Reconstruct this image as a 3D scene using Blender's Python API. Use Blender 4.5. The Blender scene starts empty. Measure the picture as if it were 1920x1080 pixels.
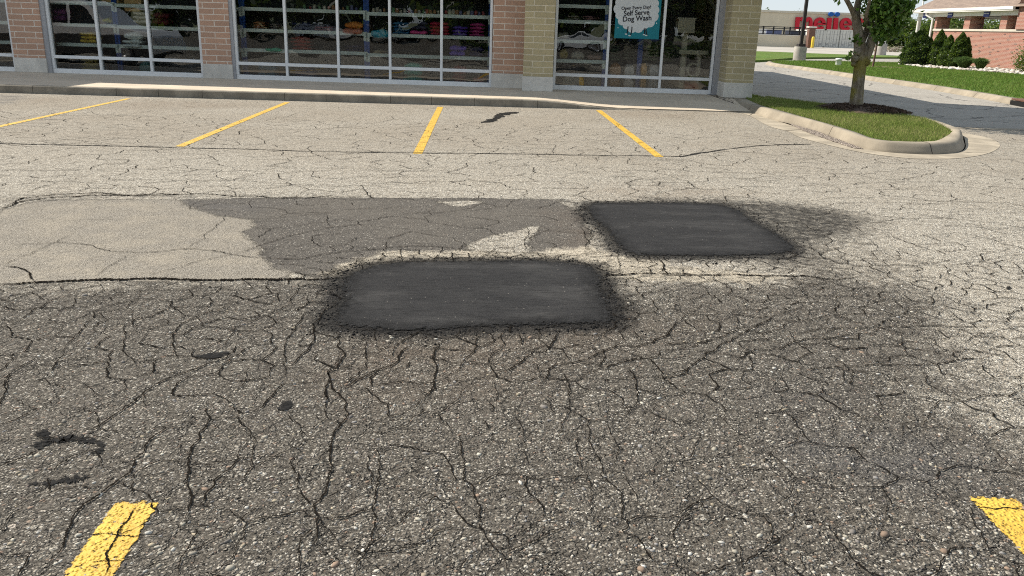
import bpy, bmesh, math, random
import numpy as np
from mathutils import Vector, Matrix
random.seed(7); RNG = np.random.default_rng(7)
scene = bpy.context.scene
COL = scene.collection

# ------------------------------------------------------------------ camera model (photo is 1920 x 1080)
FPX, CAMH = 1560.0, 1.55
HS = 0.032                      # slope of the horizon in the photo (camera roll)
_Y = np.array([905 - 960, 48 - 540, FPX], float); _Y /= np.linalg.norm(_Y)
_U = np.cross(_Y, np.array([1, HS, 0.0])); _U /= np.linalg.norm(_U)
if _U[1] > 0: _U = -_U
_X = np.cross(_Y, _U)
if _X[0] < 0: _X = -_X

def ray(px, py):
    d = np.array([px - 960, py - 540, FPX])
    return np.array([d @ _X, d @ _Y, d @ _U])

def G(px, py, z=0.0):
    """point of the horizontal plane z that the photo shows at this pixel"""
    w = ray(px, py); t = (z - CAMH) / w[2]
    return Vector((w[0] * t, w[1] * t, z))

def AY(px, py, Y):
    """point at depth Y that the photo shows at this pixel"""
    w = ray(px, py); t = Y / w[1]
    return Vector((w[0] * t, Y, w[2] * t + CAMH))

def AX(px, py, X):
    w = ray(px, py); t = X / w[0]
    return Vector((X, w[1] * t, w[2] * t + CAMH))

# store front frame: origin on the pavement, u along the glass line, v into the shop
FA = -0.062
FO = Vector((0.22, 20.35, 0.15))
FU = Vector((math.cos(FA), math.sin(FA), 0)); FV = Vector((-math.sin(FA), math.cos(FA), 0))

def FP(px, py, v=0.0):
    w = Vector(ray(px, py)); o = Vector((0, 0, CAMH))
    t = (v - (o - FO).dot(FV)) / w.dot(FV)
    p = o + w * t - FO
    return p.dot(FU), p.z

def fu(px, v=0.0, py=140): return FP(px, py, v)[0]

cam = bpy.data.cameras.new('camera'); cam_o = bpy.data.objects.new('camera', cam); COL.objects.link(cam_o)
cam.sensor_fit = 'HORIZONTAL'; cam.sensor_width = 36.0; cam.lens = FPX / 1920 * 36.0
cam.clip_start = 0.05; cam.clip_end = 5000
# columns: camera right, up, back in world coords (world x,y,z = _X,_Y,_U in camera image coords)
right = Vector((_X[0], _Y[0], _U[0])); down = Vector((_X[1], _Y[1], _U[1])); fwd = Vector((_X[2], _Y[2], _U[2]))
M3 = Matrix((right, -down, -fwd)).transposed()
cam_o.matrix_world = Matrix.Translation((0, 0, CAMH)) @ M3.to_4x4()
scene.camera = cam_o

# ------------------------------------------------------------------ light
SA, SB = 0.90, 0.487             # shadow displacement per metre of height
sun_dir = Vector((-SA, SB, 1.0)).normalized()
world = bpy.data.worlds.new('World'); scene.world = world; world.use_nodes = True
wn = world.node_tree; bg = wn.nodes['Background']
sky = wn.nodes.new('ShaderNodeTexSky'); sky.sky_type = 'NISHITA'; sky.sun_disc = False
sky.sun_elevation = math.asin(sun_dir.z); sky.sun_rotation = math.atan2(sun_dir.x, sun_dir.y)
sky.air_density = 1.0; sky.dust_density = 0.0; sky.ozone_density = 1.0; sky.altitude = 200
hs_n = wn.nodes.new('ShaderNodeHueSaturation'); hs_n.inputs['Saturation'].default_value = 0.9; wn.links.new(sky.outputs[0], hs_n.inputs['Color']); gm_n = wn.nodes.new('ShaderNodeGamma'); gm_n.inputs[1].default_value = 0.2; wn.links.new(hs_n.outputs[0], gm_n.inputs[0]); tn_n = wn.nodes.new('ShaderNodeMix'); tn_n.data_type = 'RGBA'; tn_n.blend_type = 'MULTIPLY'; tn_n.inputs[0].default_value = 1.0; tn_n.inputs[7].default_value = (.90, .985, 1.07, 1); wn.links.new(gm_n.outputs[0], tn_n.inputs[6]); wn.links.new(tn_n.outputs[2], bg.inputs[0]); bg.inputs[1].default_value = 0.15
sl = bpy.data.lights.new('sun', 'SUN'); sl.energy = 2.0; sl.angle = math.radians(0.5); sl.color = (1.0, 0.93, 0.82)
so = bpy.data.objects.new('sun', sl); COL.objects.link(so)
so.rotation_euler = (-sun_dir).to_track_quat('-Z', 'Y').to_euler()
scene.view_settings.view_transform = 'Standard'; scene.view_settings.look = 'None'
scene.view_settings.exposure = 1.88; scene.view_settings.gamma = 1.0
scene.cycles.max_bounces = 8; scene.cycles.transparent_max_bounces = 12
scene.cycles.use_denoising = False; scene.cycles.filter_width = 1.05
scene.cycles.sample_clamp_indirect = 6.0

# ------------------------------------------------------------------ materials
class NT:
    def __init__(s, name):
        s.m = bpy.data.materials.new(name); s.m.use_nodes = True
        s.t = s.m.node_tree; s.t.nodes.clear()
        s.out = s.t.nodes.new('ShaderNodeOutputMaterial')
    def n(s, typ, **k):
        nd = s.t.nodes.new('ShaderNode' + typ)
        for a, b in k.items(): setattr(nd, a, b)
        return nd
    def l(s, a, b): s.t.links.new(a, b)
    def val(s, inp, v):
        if hasattr(v, 'is_linked') or hasattr(v, 'links'): s.l(v, inp)
        else: inp.default_value = v
    def co(s, kind='Object'):
        if not hasattr(s, '_tc'): s._tc = s.n('TexCoord')
        return s._tc.outputs[kind]
    def mapping(s, vec, scale=(1, 1, 1), loc=(0, 0, 0), rot=(0, 0, 0)):
        m = s.n('Mapping'); s.l(vec, m.inputs[0]); m.inputs['Scale'].default_value = scale
        m.inputs['Location'].default_value = loc; m.inputs['Rotation'].default_value = rot
        return m.outputs[0]
    def noise(s, scale, detail=3, rough=0.55, vec=None, out=0, dist=0.0):
        nd = s.n('TexNoise'); s.l(vec if vec is not None else s.co(), nd.inputs['Vector'])
        nd.inputs['Scale'].default_value = scale; nd.inputs['Detail'].default_value = detail
        nd.inputs['Roughness'].default_value = rough; nd.inputs['Distortion'].default_value = dist
        return nd.outputs[out]
    def vor(s, scale, feature='F1', vec=None, rand=1.0):
        nd = s.n('TexVoronoi', feature=feature); s.l(vec if vec is not None else s.co(), nd.inputs['Vector'])
        nd.inputs['Scale'].default_value = scale; nd.inputs['Randomness'].default_value = rand
        return nd
    def math(s, op, a, b=0.0, c=0.0, clamp=False):
        nd = s.n('Math', operation=op); nd.use_clamp = clamp
        s.val(nd.inputs[0], a); s.val(nd.inputs[1], b)
        if op in ('MULTIPLY_ADD', 'COMPARE', 'SMOOTH_MIN'): s.val(nd.inputs[2], c)
        return nd.outputs[0]
    def rng(s, v, a, b, c=0.0, d=1.0, smooth=True):
        nd = s.n('MapRange'); nd.interpolation_type = 'SMOOTHSTEP' if smooth else 'LINEAR'
        s.l(v, nd.inputs[0])
        for i, x in enumerate((a, b, c, d)): nd.inputs[i + 1].default_value = x
        return nd.outputs[0]
    def mix(s, f, a, b, blend='MIX'):
        nd = s.n('Mix', data_type='RGBA', blend_type=blend)
        s.val(nd.inputs[0], f)
        for i, x in ((6, a), (7, b)):
            if isinstance(x, (tuple, list)): nd.inputs[i].default_value = tuple(x[:3]) + (1,)
            else: s.l(x, nd.inputs[i])
        return nd.outputs[2]
    def ramp(s, v, stops, interp='LINEAR'):
        nd = s.n('ValToRGB'); s.l(v, nd.inputs[0]); cr = nd.color_ramp; cr.interpolation = interp
        while len(cr.elements) < len(stops): cr.elements.new(0.5)
        for e, (p, c) in zip(cr.elements, stops): e.position = p; e.color = tuple(c) + (1,)
        return nd.outputs[0]
    def attr(s, name, out='Fac'):
        nd = s.n('Attribute'); nd.attribute_name = name; return nd.outputs[out]
    def bump(s, h, strength=0.5, dist=0.01, normal=None):
        nd = s.n('Bump'); nd.inputs['Strength'].default_value = strength; nd.inputs['Distance'].default_value = dist
        s.l(h, nd.inputs['Height'])
        if normal is not None: s.l(normal, nd.inputs['Normal'])
        return nd.outputs[0]
    def bsdf(s, col, rough=0.8, normal=None, metal=0.0, spec=0.3, out=True):
        nd = s.n('BsdfPrincipled')
        if isinstance(col, (tuple, list)): nd.inputs['Base Color'].default_value = tuple(col[:3]) + (1,)
        else: s.l(col, nd.inputs['Base Color'])
        s.val(nd.inputs['Roughness'], rough); nd.inputs['Metallic'].default_value = metal
        nd.inputs['Specular IOR Level'].default_value = spec
        if normal is not None: s.l(normal, nd.inputs['Normal'])
        if out: s.l(nd.outputs[0], s.out.inputs[0])
        return nd.outputs[0]

def simple(name, col, rough=0.7, metal=0.0, var=0.12, scale=6.0, bump=0.0, bscale=60.0, spec=0.3):
    t = NT(name)
    n = t.noise(scale, 4, 0.6)
    c = t.mix(t.rng(n, 0.3, 0.7), tuple(x * (1 - var) for x in col), tuple(min(1, x * (1 + var)) for x in col))
    nm = t.bump(t.noise(bscale, 3), bump, 0.01) if bump else None
    t.bsdf(c, rough, nm, metal, spec)
    return t.m

def brick_mat(name, c1, c2, mortar, bw, rh, ms=0.008, axis='uz', rough=0.85, dark=None, bump=0.5):
    t = NT(name)
    sep = t.n('SeparateXYZ'); t.l(t.co(), sep.inputs[0])
    cmb = t.n('CombineXYZ')
    u = t.math('ADD', sep.outputs[0], sep.outputs[1])
    t.l(u, cmb.inputs[0]); t.l(sep.outputs[2], cmb.inputs[1])
    b = t.n('TexBrick'); t.l(cmb.outputs[0], b.inputs['Vector'])
    b.offset = 0.5; b.inputs['Scale'].default_value = 1.0
    b.inputs['Brick Width'].default_value = bw; b.inputs['Row Height'].default_value = rh
    b.inputs['Mortar Size'].default_value = ms; b.inputs['Mortar Smooth'].default_value = 0.1; b.inputs['Bias'].default_value = 0.0
    b.inputs['Color1'].default_value = c1 + (1,); b.inputs['Color2'].default_value = c2 + (1,); b.inputs['Mortar'].default_value = mortar + (1,)
    n = t.noise(9, 5, 0.65); n2 = t.noise(90, 2, 0.6)
    c = t.mix(t.rng(n, 0.3, 0.75, 0, 0.35), b.outputs[0], tuple(x * 0.72 for x in c1))
    c = t.mix(t.rng(n2, 0.35, 0.7, 0, 0.22), c, tuple(min(1, x * 1.3) for x in c2))
    if dark:
        wn_ = t.n('TexWhiteNoise', noise_dimensions='2D')
        row = t.math('FLOOR', t.math('DIVIDE', sep.outputs[2], rh))
        off = t.math('MULTIPLY', t.math('MODULO', row, 2.0), 0.5)
        cell = t.n('CombineXYZ'); t.l(t.math('FLOOR', t.math('ADD', t.math('DIVIDE', u, bw), off)), cell.inputs[0]); t.l(row, cell.inputs[1])
        t.l(cell.outputs[0], wn_.inputs['Vector'])
        sel = t.math('MULTIPLY', t.math('GREATER_THAN', wn_.outputs[0], 0.95), t.math('SUBTRACT', 1.0, b.outputs['Fac']))
        c = t.mix(sel, c, dark)
    h = t.math('SUBTRACT', 1.0, b.outputs['Fac'])
    t.bsdf(c, rough, t.bump(h, bump, 0.006))
    return t.m

def concrete_mat(name, col, stain=0.35, joints=None, scale=1.0):
    t = NT(name)
    n1 = t.noise(1.6 * scale, 5, 0.6); n2 = t.noise(14 * scale, 4, 0.65); n3 = t.noise(160, 2, 0.5)
    c = t.mix(t.rng(n1, 0.35, 0.7), tuple(x * (1 - stain) for x in col), col)
    c = t.mix(t.rng(n2, 0.45, 0.75, 0, 0.45), c, tuple(x * 0.62 for x in col))
    c = t.mix(t.rng(n3, 0.4, 0.7, 0, 0.3), c, tuple(min(1, x * 1.25) for x in col))
    t.bsdf(c, 0.9, t.bump(t.noise(220, 3), 0.35, 0.004), spec=0.2)
    return t.m

# ------------------------------------------------------------------ object helpers
def link(o, parent=None):
    COL.objects.link(o)
    if parent is not None: o.parent = parent
    return o

def tag(o, label=None, cat=None, group=None, kind=None):
    if label: o['label'] = label
    if cat: o['category'] = cat
    if group: o['group'] = group
    if kind: o['kind'] = kind
    return o

def empty(name, loc=(0, 0, 0), rz=0.0):
    o = bpy.data.objects.new(name, None); o.location = loc; o.rotation_euler = (0, 0, rz); o.empty_display_size = 0.2
    return link(o)

def copy_tree(o, parent=None):
    c = o.copy(); COL.objects.link(c)
    if parent is not None: c.parent = parent
    for ch in list(o.children): copy_tree(ch, c)
    return c

class MB:
    def __init__(s): s.v = []; s.f = []; s.mi = []; s.cur = 0; s.sm = []
    def add(s, verts, faces, smooth=False):
        b = len(s.v); s.v += [tuple(p) for p in verts]
        for f in faces: s.f.append(tuple(i + b for i in f)); s.mi.append(s.cur); s.sm.append(smooth)
    def box(s, a, b, M=None, bev=0.0):
        x0, y0, z0 = a; x1, y1, z1 = b
        if bev:
            bm = bmesh.new(); bmesh.ops.create_cube(bm, size=1)
            for v in bm.verts: v.co = Vector(((x0 + x1) / 2 + v.co.x * (x1 - x0), (y0 + y1) / 2 + v.co.y * (y1 - y0), (z0 + z1) / 2 + v.co.z * (z1 - z0)))
            bmesh.ops.bevel(bm, geom=bm.edges[:], offset=bev, segments=2, affect='EDGES', profile=0.6)
            return s.bm(bm, M)
        P = [(x0, y0, z0), (x1, y0, z0), (x1, y1, z0), (x0, y1, z0), (x0, y0, z1), (x1, y0, z1), (x1, y1, z1), (x0, y1, z1)]
        if M is not None: P = [M @ Vector(p) for p in P]
        s.add(P, [(0, 3, 2, 1), (4, 5, 6, 7), (0, 1, 5, 4), (1, 2, 6, 5), (2, 3, 7, 6), (3, 0, 4, 7)])
        return s
    def bm(s, bm, M=None, smooth=False):
        bm.verts.ensure_lookup_table(); bm.verts.index_update()
        s.add([(M @ v.co if M is not None else v.co.copy()) for v in bm.verts], [[v.index for v in f.verts] for f in bm.faces], smooth)
        bm.free(); return s
    def tube(s, pts, radii, n=8, cap=True, smooth=True):
        pts = [Vector(p) for p in pts]
        if not hasattr(radii, '__len__'): radii = [radii] * len(pts)
        V = []; prev = None
        for i, p in enumerate(pts):
            d = (pts[min(i + 1, len(pts) - 1)] - pts[max(i - 1, 0)]).normalized()
            if prev is None:
                a = d.orthogonal().normalized()
            else:
                a = (prev - d * prev.dot(d)).normalized()
            prev = a; b = d.cross(a)
            for k in range(n):
                t = 2 * math.pi * k / n
                V.append(p + (a * math.cos(t) + b * math.sin(t)) * radii[i])
        F = []
        for i in range(len(pts) - 1):
            for k in range(n):
                F.append((i * n + k, i * n + (k + 1) % n, (i + 1) * n + (k + 1) % n, (i + 1) * n + k))
        s.add(V, F, smooth)
        if cap:
            s.add(V[:n], [tuple(range(n))[::-1]]); s.add(V[-n:], [tuple(range(n))])
        return s
    def lathe(s, prof, c=(0, 0, 0), n=20, smooth=True):
        V = []; F = []
        for r, z in prof:
            for k in range(n):
                t = 2 * math.pi * k / n; V.append((c[0] + r * math.cos(t), c[1] + r * math.sin(t), c[2] + z))
        for i in range(len(prof) - 1):
            for k in range(n): F.append((i * n + k, i * n + (k + 1) % n, (i + 1) * n + (k + 1) % n, (i + 1) * n + k))
        s.add(V, F, smooth); s.add(V[:n], [tuple(range(n))[::-1]]); s.add(V[-n:], [tuple(range(n))])
        return s
    def prism(s, poly, z0, z1, M=None):
        n = len(poly)
        P = [(x, y, z0) for x, y in poly] + [(x, y, z1) for x, y in poly]
        if M is not None: P = [M @ Vector(p) for p in P]
        s.add(P, [tuple(range(n))[::-1], tuple(range(n, 2 * n))] + [(i, (i + 1) % n, n + (i + 1) % n, n + i) for i in range(n)])
        return s
    def build(s, name, mats, parent=None, loc=None):
        me = bpy.data.meshes.new(name); me.from_pydata(s.v, [], s.f); me.update()
        if not isinstance(mats, (list, tuple)): mats = [mats]
        for m in mats: me.materials.append(m)
        me.polygons.foreach_set('material_index', s.mi); me.polygons.foreach_set('use_smooth', s.sm)
        o = bpy.data.objects.new(name, me)
        if loc is not None: o.location = loc
        return link(o, parent)

def npmesh(name, V, F, mats, parent=None, attrs=None, cols=None, smooth=False):
    """V (n,3) array, F (m,k) array; attrs: float point attributes; cols: face colours (m,3)"""
    V = np.asarray(V, np.float32); F = np.asarray(F, np.int32)
    me = bpy.data.meshes.new(name)
    me.vertices.add(len(V)); me.vertices.foreach_set('co', V.ravel())
    k = F.shape[1]
    me.loops.add(F.size); me.loops.foreach_set('vertex_index', F.ravel())
    me.polygons.add(len(F)); me.polygons.foreach_set('loop_start', np.arange(0, F.size, k, dtype=np.int32))
    me.update(calc_edges=True)
    if smooth: me.polygons.foreach_set('use_smooth', np.ones(len(F), bool))
    if attrs:
        for a, d in attrs.items():
            at = me.attributes.new(a, 'FLOAT', 'POINT'); at.data.foreach_set('value', np.asarray(d, np.float32))
    if cols is not None:
        at = me.attributes.new('tone', 'FLOAT_COLOR', 'FACE')
        at.data.foreach_set('color', np.hstack([cols, np.ones((len(cols), 1))]).astype(np.float32).ravel())
    if not isinstance(mats, (list, tuple)): mats = [mats]
    for m in mats: me.materials.append(m)
    me.validate()
    return link(bpy.data.objects.new(name, me), parent)

def leaf_faces(P, size, aspect=0.55, up=0.3, droop=0.0):
    """diamond leaf faces at points P"""
    n = len(P); sz = size * RNG.uniform(0.65, 1.25, (n, 1))
    d = RNG.normal(size=(n, 3)); d[:, 2] = d[:, 2] * 0.7 + droop; d /= np.linalg.norm(d, axis=1, keepdims=True)
    q = RNG.normal(size=(n, 3)); q[:, 2] += up
    s_ = np.cross(d, q); s_ /= np.linalg.norm(s_, axis=1, keepdims=True) + 1e-9
    nn = np.cross(d, s_)
    a = P - d * sz; b = P + s_ * sz * aspect + nn * sz * 0.15; c = P + d * sz; e = P - s_ * sz * aspect + nn * sz * 0.15
    V = np.stack([a, b, c, e], 1).reshape(-1, 3)
    F = np.arange(4 * n).reshape(n, 4)
    return V, F
# ------------------------------------------------------------------ parking lot
def poly_sd(PX, PY, poly):
    """signed distance, positive inside"""
    d = np.full(PX.shape, 1e9); ins = np.zeros(PX.shape, bool); n = len(poly)
    for i in range(n):
        x0, y0 = poly[i]; x1, y1 = poly[(i + 1) % n]
        ex, ey = x1 - x0, y1 - y0; L = ex * ex + ey * ey + 1e-12
        t = np.clip(((PX - x0) * ex + (PY - y0) * ey) / L, 0, 1)
        d = np.minimum(d, np.hypot(PX - x0 - t * ex, PY - y0 - t * ey))
        c = (y0 > PY) != (y1 > PY)
        with np.errstate(divide='ignore', invalid='ignore'):
            xi = (x1 - x0) * (PY - y0) / (y1 - y0 + 1e-12) + x0
        ins ^= c & (PX < xi)
    return np.where(ins, d, -d)

def GP(pix): return [tuple(G(x, y)[:2]) for x, y in pix]

xs = np.arange(-12.0, 15.001, 0.06); ys = np.arange(1.2, 17.3401, 0.06)
GX, GY = np.meshgrid(xs, ys); gx, gy = GX.ravel(), GY.ravel()

REG = {
 'dark': [(-900, 532), (0, 532), (250, 528), (540, 523), (640, 520), (800, 500), (1120, 528), (1300, 527), (1440, 525), (1560, 505), (1640, 512), (1720, 545), (1790, 600),
          (1815, 650), (1800, 700), (1840, 770), (1900, 850), (1990, 930), (2300, 1010), (2300, 1500), (-900, 1500)],
 'pale': [(-40, 420), (10, 392), (60, 378), (110, 375), (220, 374), (335, 375), (365, 392), (405, 404), (470, 412), (478, 425), (452, 435), (478, 455), (495, 468), (480, 480), (500, 488),
          (515, 505), (552, 510), (540, 522), (400, 526), (200, 530), (0, 534), (-60, 530)],
 'strip': [(335, 375), (480, 371), (640, 371), (812, 372), (900, 372), (1060, 374), (1100, 384), (1092, 410), (1105, 440), (1098, 478), (1040, 480), (985, 474), (930, 474), (870, 478), (770, 470),
           (720, 474), (640, 500), (600, 520), (552, 512), (515, 505), (500, 488), (480, 480), (495, 468), (478, 455), (452, 435), (478, 425), (470, 412), (405, 404), (365, 392)],
 'tan': [(600, 512), (640, 495), (720, 474), (860, 470), (990, 474), (1100, 462), (1170, 478), (1240, 482), (1250, 500), (1380, 505), (1460, 520), (1430, 530), (1200, 528), (1080, 505), (1000, 492), (870, 490), (740, 494), (640, 520)],
}
ISL = [[(812, 378), (860, 388), (915, 379), (880, 376)], [(872, 470), (885, 455), (925, 440), (972, 433), (985, 424), (1014, 425), (1003, 440), (990, 455), (996, 476)],
       [(1040, 375), (1100, 384), (1094, 404), (1060, 386)]]
PATCH1 = [(634, 534), (650, 514), (700, 496), (760, 490), (840, 489), (930, 488), (1005, 487), (1070, 492), (1112, 499), (1130, 514), (1132, 540), (1148, 570), (1158, 600), (1150, 608), (1090, 611),
          (1000, 613), (900, 617), (820, 622), (745, 625), (690, 619), (640, 614), (616, 608), (626, 586), (640, 562)]
PATCH2 = [(1096, 388), (1110, 381), (1200, 380), (1280, 380), (1350, 383), (1390, 395), (1420, 418), (1458, 438), (1488, 458), (1496, 472), (1460, 479), (1400, 481), (1320, 483), (1250, 482), (1190, 480), (1160, 468), (1145, 450), (1130, 428), (1104, 410)]
STAIN = [PATCH1, PATCH2,
         [(1100, 376), (1200, 364), (1330, 364), (1450, 370), (1580, 384), (1690, 412), (1680, 446), (1600, 470), (1640, 500), (1560, 520), (1440, 516), (1380, 502), (1250, 492), (1120, 470)],
         [(1560, 450), (1660, 455), (1720, 490), (1690, 515), (1580, 510)],
         [(-40, 362), (300, 358), (700, 362), (1080, 366), (1080, 375), (700, 374), (300, 376), (-40, 390)], [(-40, 526), (600, 518), (640, 530), (560, 545), (300, 545), (-40, 552)],
         [(590, 612), (640, 620), (760, 640), (900, 628), (1060, 624), (1165, 612), (1180, 590), (1150, 560)]]
BLUE = [[(-60, 176), (30, 178), (62, 182), (30, 192), (-60, 204)], [(1490, 838), (1560, 822), (1700, 828), (1790, 850), (1800, 890), (1700, 905), (1560, 890)], [(1400, 720), (1500, 690), (1600, 740), (1500, 800)],
        [(300, 378), (345, 377), (420, 378), (520, 382), (460, 398), (390, 400)]]
RUST = [[(210, 196), (270, 186), (340, 190), (440, 194), (430, 202), (330, 206), (230, 204)], [(40, 186), (120, 182), (128, 188), (60, 194)], [(1120, 208), (1230, 206), (1320, 210), (1300, 222), (1150, 218)],
        [(1080, 350), (1250, 345), (1400, 362), (1330, 372), (1120, 372)], [(1050, 400), (1100, 395), (1150, 450), (1100, 470)], [(700, 640), (860, 632), (1120, 620), (1280, 600), (1100, 660), (860, 690), (640, 700)],
        [(860, 640), (1000, 640), (950, 720), (700, 740)]]
sd = {k: poly_sd(gx, gy, GP(v)) for k, v in REG.items()}
for i_ in ISL: sd['strip'] = np.minimum(sd['strip'], -poly_sd(gx, gy, GP(i_)))
def soft(sdv, inner, outer): return np.clip((sdv + outer) / (inner + outer), 0, 1)
stain = np.zeros_like(gx)
for i, p in enumerate(STAIN):
    s_ = poly_sd(gx, gy, GP(p))
    stain = np.maximum(stain, soft(s_, 0.02, 0.27) if i < 2 else soft(s_, 0.45, 0.30) * (.74 if i == 2 else 0.66))
blue = np.zeros_like(gx)
for p, a in zip(BLUE, (1.0, 1.0, 0.4, 0.5)): blue = np.maximum(blue, soft(poly_sd(gx, gy, GP(p)), 0.18, 0.2) * a)
rust = np.zeros_like(gx)
for p in RUST: rust = np.maximum(rust, soft(poly_sd(gx, gy, GP(p)), 0.25, 0.3))
drk = np.clip(sd['dark'], -1.5, 1.5)
attrs = {'dark': drk, 'pale': np.clip(sd['pale'], -1, 1), 'strip': np.clip(sd['strip'], -1, 1), 'tan': np.clip(sd['tan'], -1, 1), 'stain': stain, 'blue': blue, 'rust': rust}
nx, ny = len(xs), len(ys)
idx = np.arange(nx * ny).reshape(ny, nx)
F = np.stack([idx[:-1, :-1], idx[:-1, 1:], idx[1:, 1:], idx[1:, :-1]], -1).reshape(-1, 4)
V = np.stack([gx, gy, np.zeros_like(gx)], 1)
x0, x1, y0, y1 = xs[0], xs[-1], ys[0], ys[-1]
far = [(-70, -75), (70, -75), (70, y0), (-70, y0), (-70, y0), (x0, y0), (x0, y1), (-70, y1), (x1, y0), (70, y0), (70, y1 - 1.9), (x1, y1 - 1.9)]
nv = len(V)
V = np.vstack([V, [(a, b, 0.0) for a, b in far]])
F = np.vstack([F, [[nv + 4 * i + j for j in range(4)] for i in range(3)]])
for k in attrs:
    fill = {'stain': 0, 'blue': 0, 'rust': 0}.get(k, -1.0)
    ex = np.full(len(far), fill)
    if k == 'dark': ex[:8] = [1, .2, .2, 1, 1, 1, -1, -1]
    attrs[k] = np.concatenate([attrs[k], ex])

t = NT('asphalt_aged')
P = t.co()
def edge(name, w, nscale=7.0, amp=0.3, fine=55.0, famp=0.12):
    """ragged blend across a region's outline"""
    a = t.attr(name)
    n = t.math('MULTIPLY', t.math('SUBTRACT', t.noise(nscale, 4, 0.65), 0.5), amp)
    n2 = t.math('MULTIPLY', t.math('SUBTRACT', t.noise(fine, 3, 0.6), 0.5), famp)
    return t.rng(t.math('ADD', t.math('ADD', a, n), n2), -w, w)
kd = edge('dark', 0.30, 1.6, 1.3, 14, 0.8)
kp = edge('pale', 0.02, 5, 0.12)
ks = edge('strip', 0.02, 6, 0.14)
kt = edge('tan', 0.05, 6, 0.3)
# aggregate: three sizes of stone
warp = t.n('VectorMath', operation='ADD'); t.l(P, warp.inputs[0])
wv = t.n('VectorMath', operation='SCALE'); t.l(t.noise(40, 2, 0.5, out=1), wv.inputs[0]); wv.inputs['Scale'].default_value = 0.010
t.l(wv.outputs[0], warp.inputs[1])
va = t.vor(54, vec=warp.outputs[0]); vb = t.vor(98, vec=warp.outputs[0]); vc = t.vor(190); vd = t.vor(27, vec=warp.outputs[0])
def chan(v, i=0):
    s_ = t.n('SeparateColor'); t.l(v.outputs['Color'], s_.inputs[0]); return s_.outputs[i]
ra, rb, rc, rdd = chan(va), chan(vb), chan(vc), chan(vd); ra2, rb2, rd2 = chan(va, 1), chan(vb, 1), chan(vd, 1)
ma = t.math('MULTIPLY', t.rng(va.outputs['Distance'], 0.46, 0.34), t.math('GREATER_THAN', ra2, 0.42))
mb = t.rng(vb.outputs['Distance'], 0.56, 0.40)
mdd = t.math('MULTIPLY', t.rng(vd.outputs['Distance'], 0.34, 0.27), t.math('GREATER_THAN', rd2, 0.85))
nb = t.noise(3.2, 5, 0.65); nl = t.noise(0.55, 4, 0.6); nm = t.noise(22, 4, 0.7); ns = t.noise(38, 4, 0.8)
dk_tone = [(0.0, (.062, .055, .046)), (.3, (.132, .118, .098)), (.6, (.225, .202, .169)), (.82, (.385, .352, .295)), (.92, (.58, .535, .462)), (.955, (.25, .17, .12)), (.975, (.12, .115, .12)), (1.0, (.62, .59, .52))]
lt_tone = [(0.0, (.13, .115, .092)), (.2, (.34, .305, .25)), (.5, (.56, .51, .43)), (.8, (.74, .69, .59)), (.94, (.86, .82, .73)), (.97, (.38, .29, .21)), (1.0, (.66, .62, .53))]
def mosaic(tone, gap, fine):  # gap: dark binder plus the shade between stones, put into the colour
    c = t.mix(rc, gap, fine)
    c = t.mix(mb, c, t.ramp(rb, tone)); c = t.mix(ma, c, t.ramp(ra, tone)); return t.mix(mdd, c, t.ramp(rdd, tone))
dark_c = mosaic(dk_tone, (.043, .038, .031), (.150, .133, .110))
dark_c = t.mix(t.rng(nb, 0.40, 0.75, 0, 0.45), dark_c, (.115, .100, .083))
dark_c = t.mix(t.rng(ns, 0.50, 0.66, 0, 0.32), dark_c, (.045, .039, .031))
light_c = mosaic(lt_tone, (.09, .078, .062), (.56, .51, .42))
light_c = t.mix(t.rng(ns, 0.52, 0.64, 0, 0.62), light_c, (.13, .112, .088))
light_c = t.mix(t.rng(nm, 0.52, 0.64, 0, 0.55), light_c, (.15, .133, .11))
light_c = t.mix(t.rng(t.noise(17, 4, .8, vec=t.mapping(P, loc=(3, 7, 0))), .54, .66, 0, .5), light_c, (.17, .15, .125))
light_c = t.mix(t.rng(t.noise(26, 3, .8, vec=t.mapping(P, loc=(9, 2, 0))), .58, .68, 0, .6), light_c, (.74, .70, .62))
light_c = t.mix(t.rng(nl, 0.40, 0.68, 0, 0.45), light_c, t.mix(0.4, light_c, (.34, .285, .215)))
sxy = t.n('SeparateXYZ'); t.l(P, sxy.inputs[0])
bay = t.math('MULTIPLY', t.rng(t.math('ADD', sxy.outputs[1], t.math('MULTIPLY', t.noise(.5, 3), 3.0)), 9.5, 13.5), t.rng(nl, .25, .6, .25, .75))
light_c = t.mix(t.math('MULTIPLY_ADD', bay, .52, .06), light_c, (.27, .23, .18))
col = t.mix(kd, light_c, dark_c)
# smooth pale overlay, old grey strip, tan crumbled margin
pale_c = t.mix(t.rng(vc.outputs['Distance'], 0.2, 0.6), t.mix(rc, (.34, .307, .257), (.56, .515, .44)), (.17, .15, .122))
pale_c = t.mix(t.rng(nm, .54, .68, 0, .45), pale_c, (.20, .178, .148))
pale_c = t.mix(t.rng(nb, 0.4, 0.7, 0, 0.4), pale_c, (.38, .33, .255))
strip_c = t.mix(rc, (.055, .050, .044), (.155, .140, .121))
pale_c = t.mix(t.rng(ns, .50, .64, 0, .6), pale_c, (.15, .132, .106))
strip_c = t.mix(t.math('MULTIPLY', mb, t.math('GREATER_THAN', rb2, 0.7)), strip_c, t.ramp(rb, dk_tone))
strip_c = t.mix(t.rng(ns, .52, .66, 0, .5), strip_c, (.034, .030, .026))
strip_c = t.mix(t.rng(nm, .53, .68, 0, .55), strip_c, (.035, .031, .027))
strip_c = t.mix(t.rng(nl, .45, .6, 0, .4), strip_c, (.14, .125, .105))
strip_c = t.mix(t.rng(nb, 0.4, 0.75, 0, 0.35), strip_c, (.062, .054, .046))
tan_c = t.mix(rc, (.36, .31, .235), (.62, .555, .45))
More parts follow.
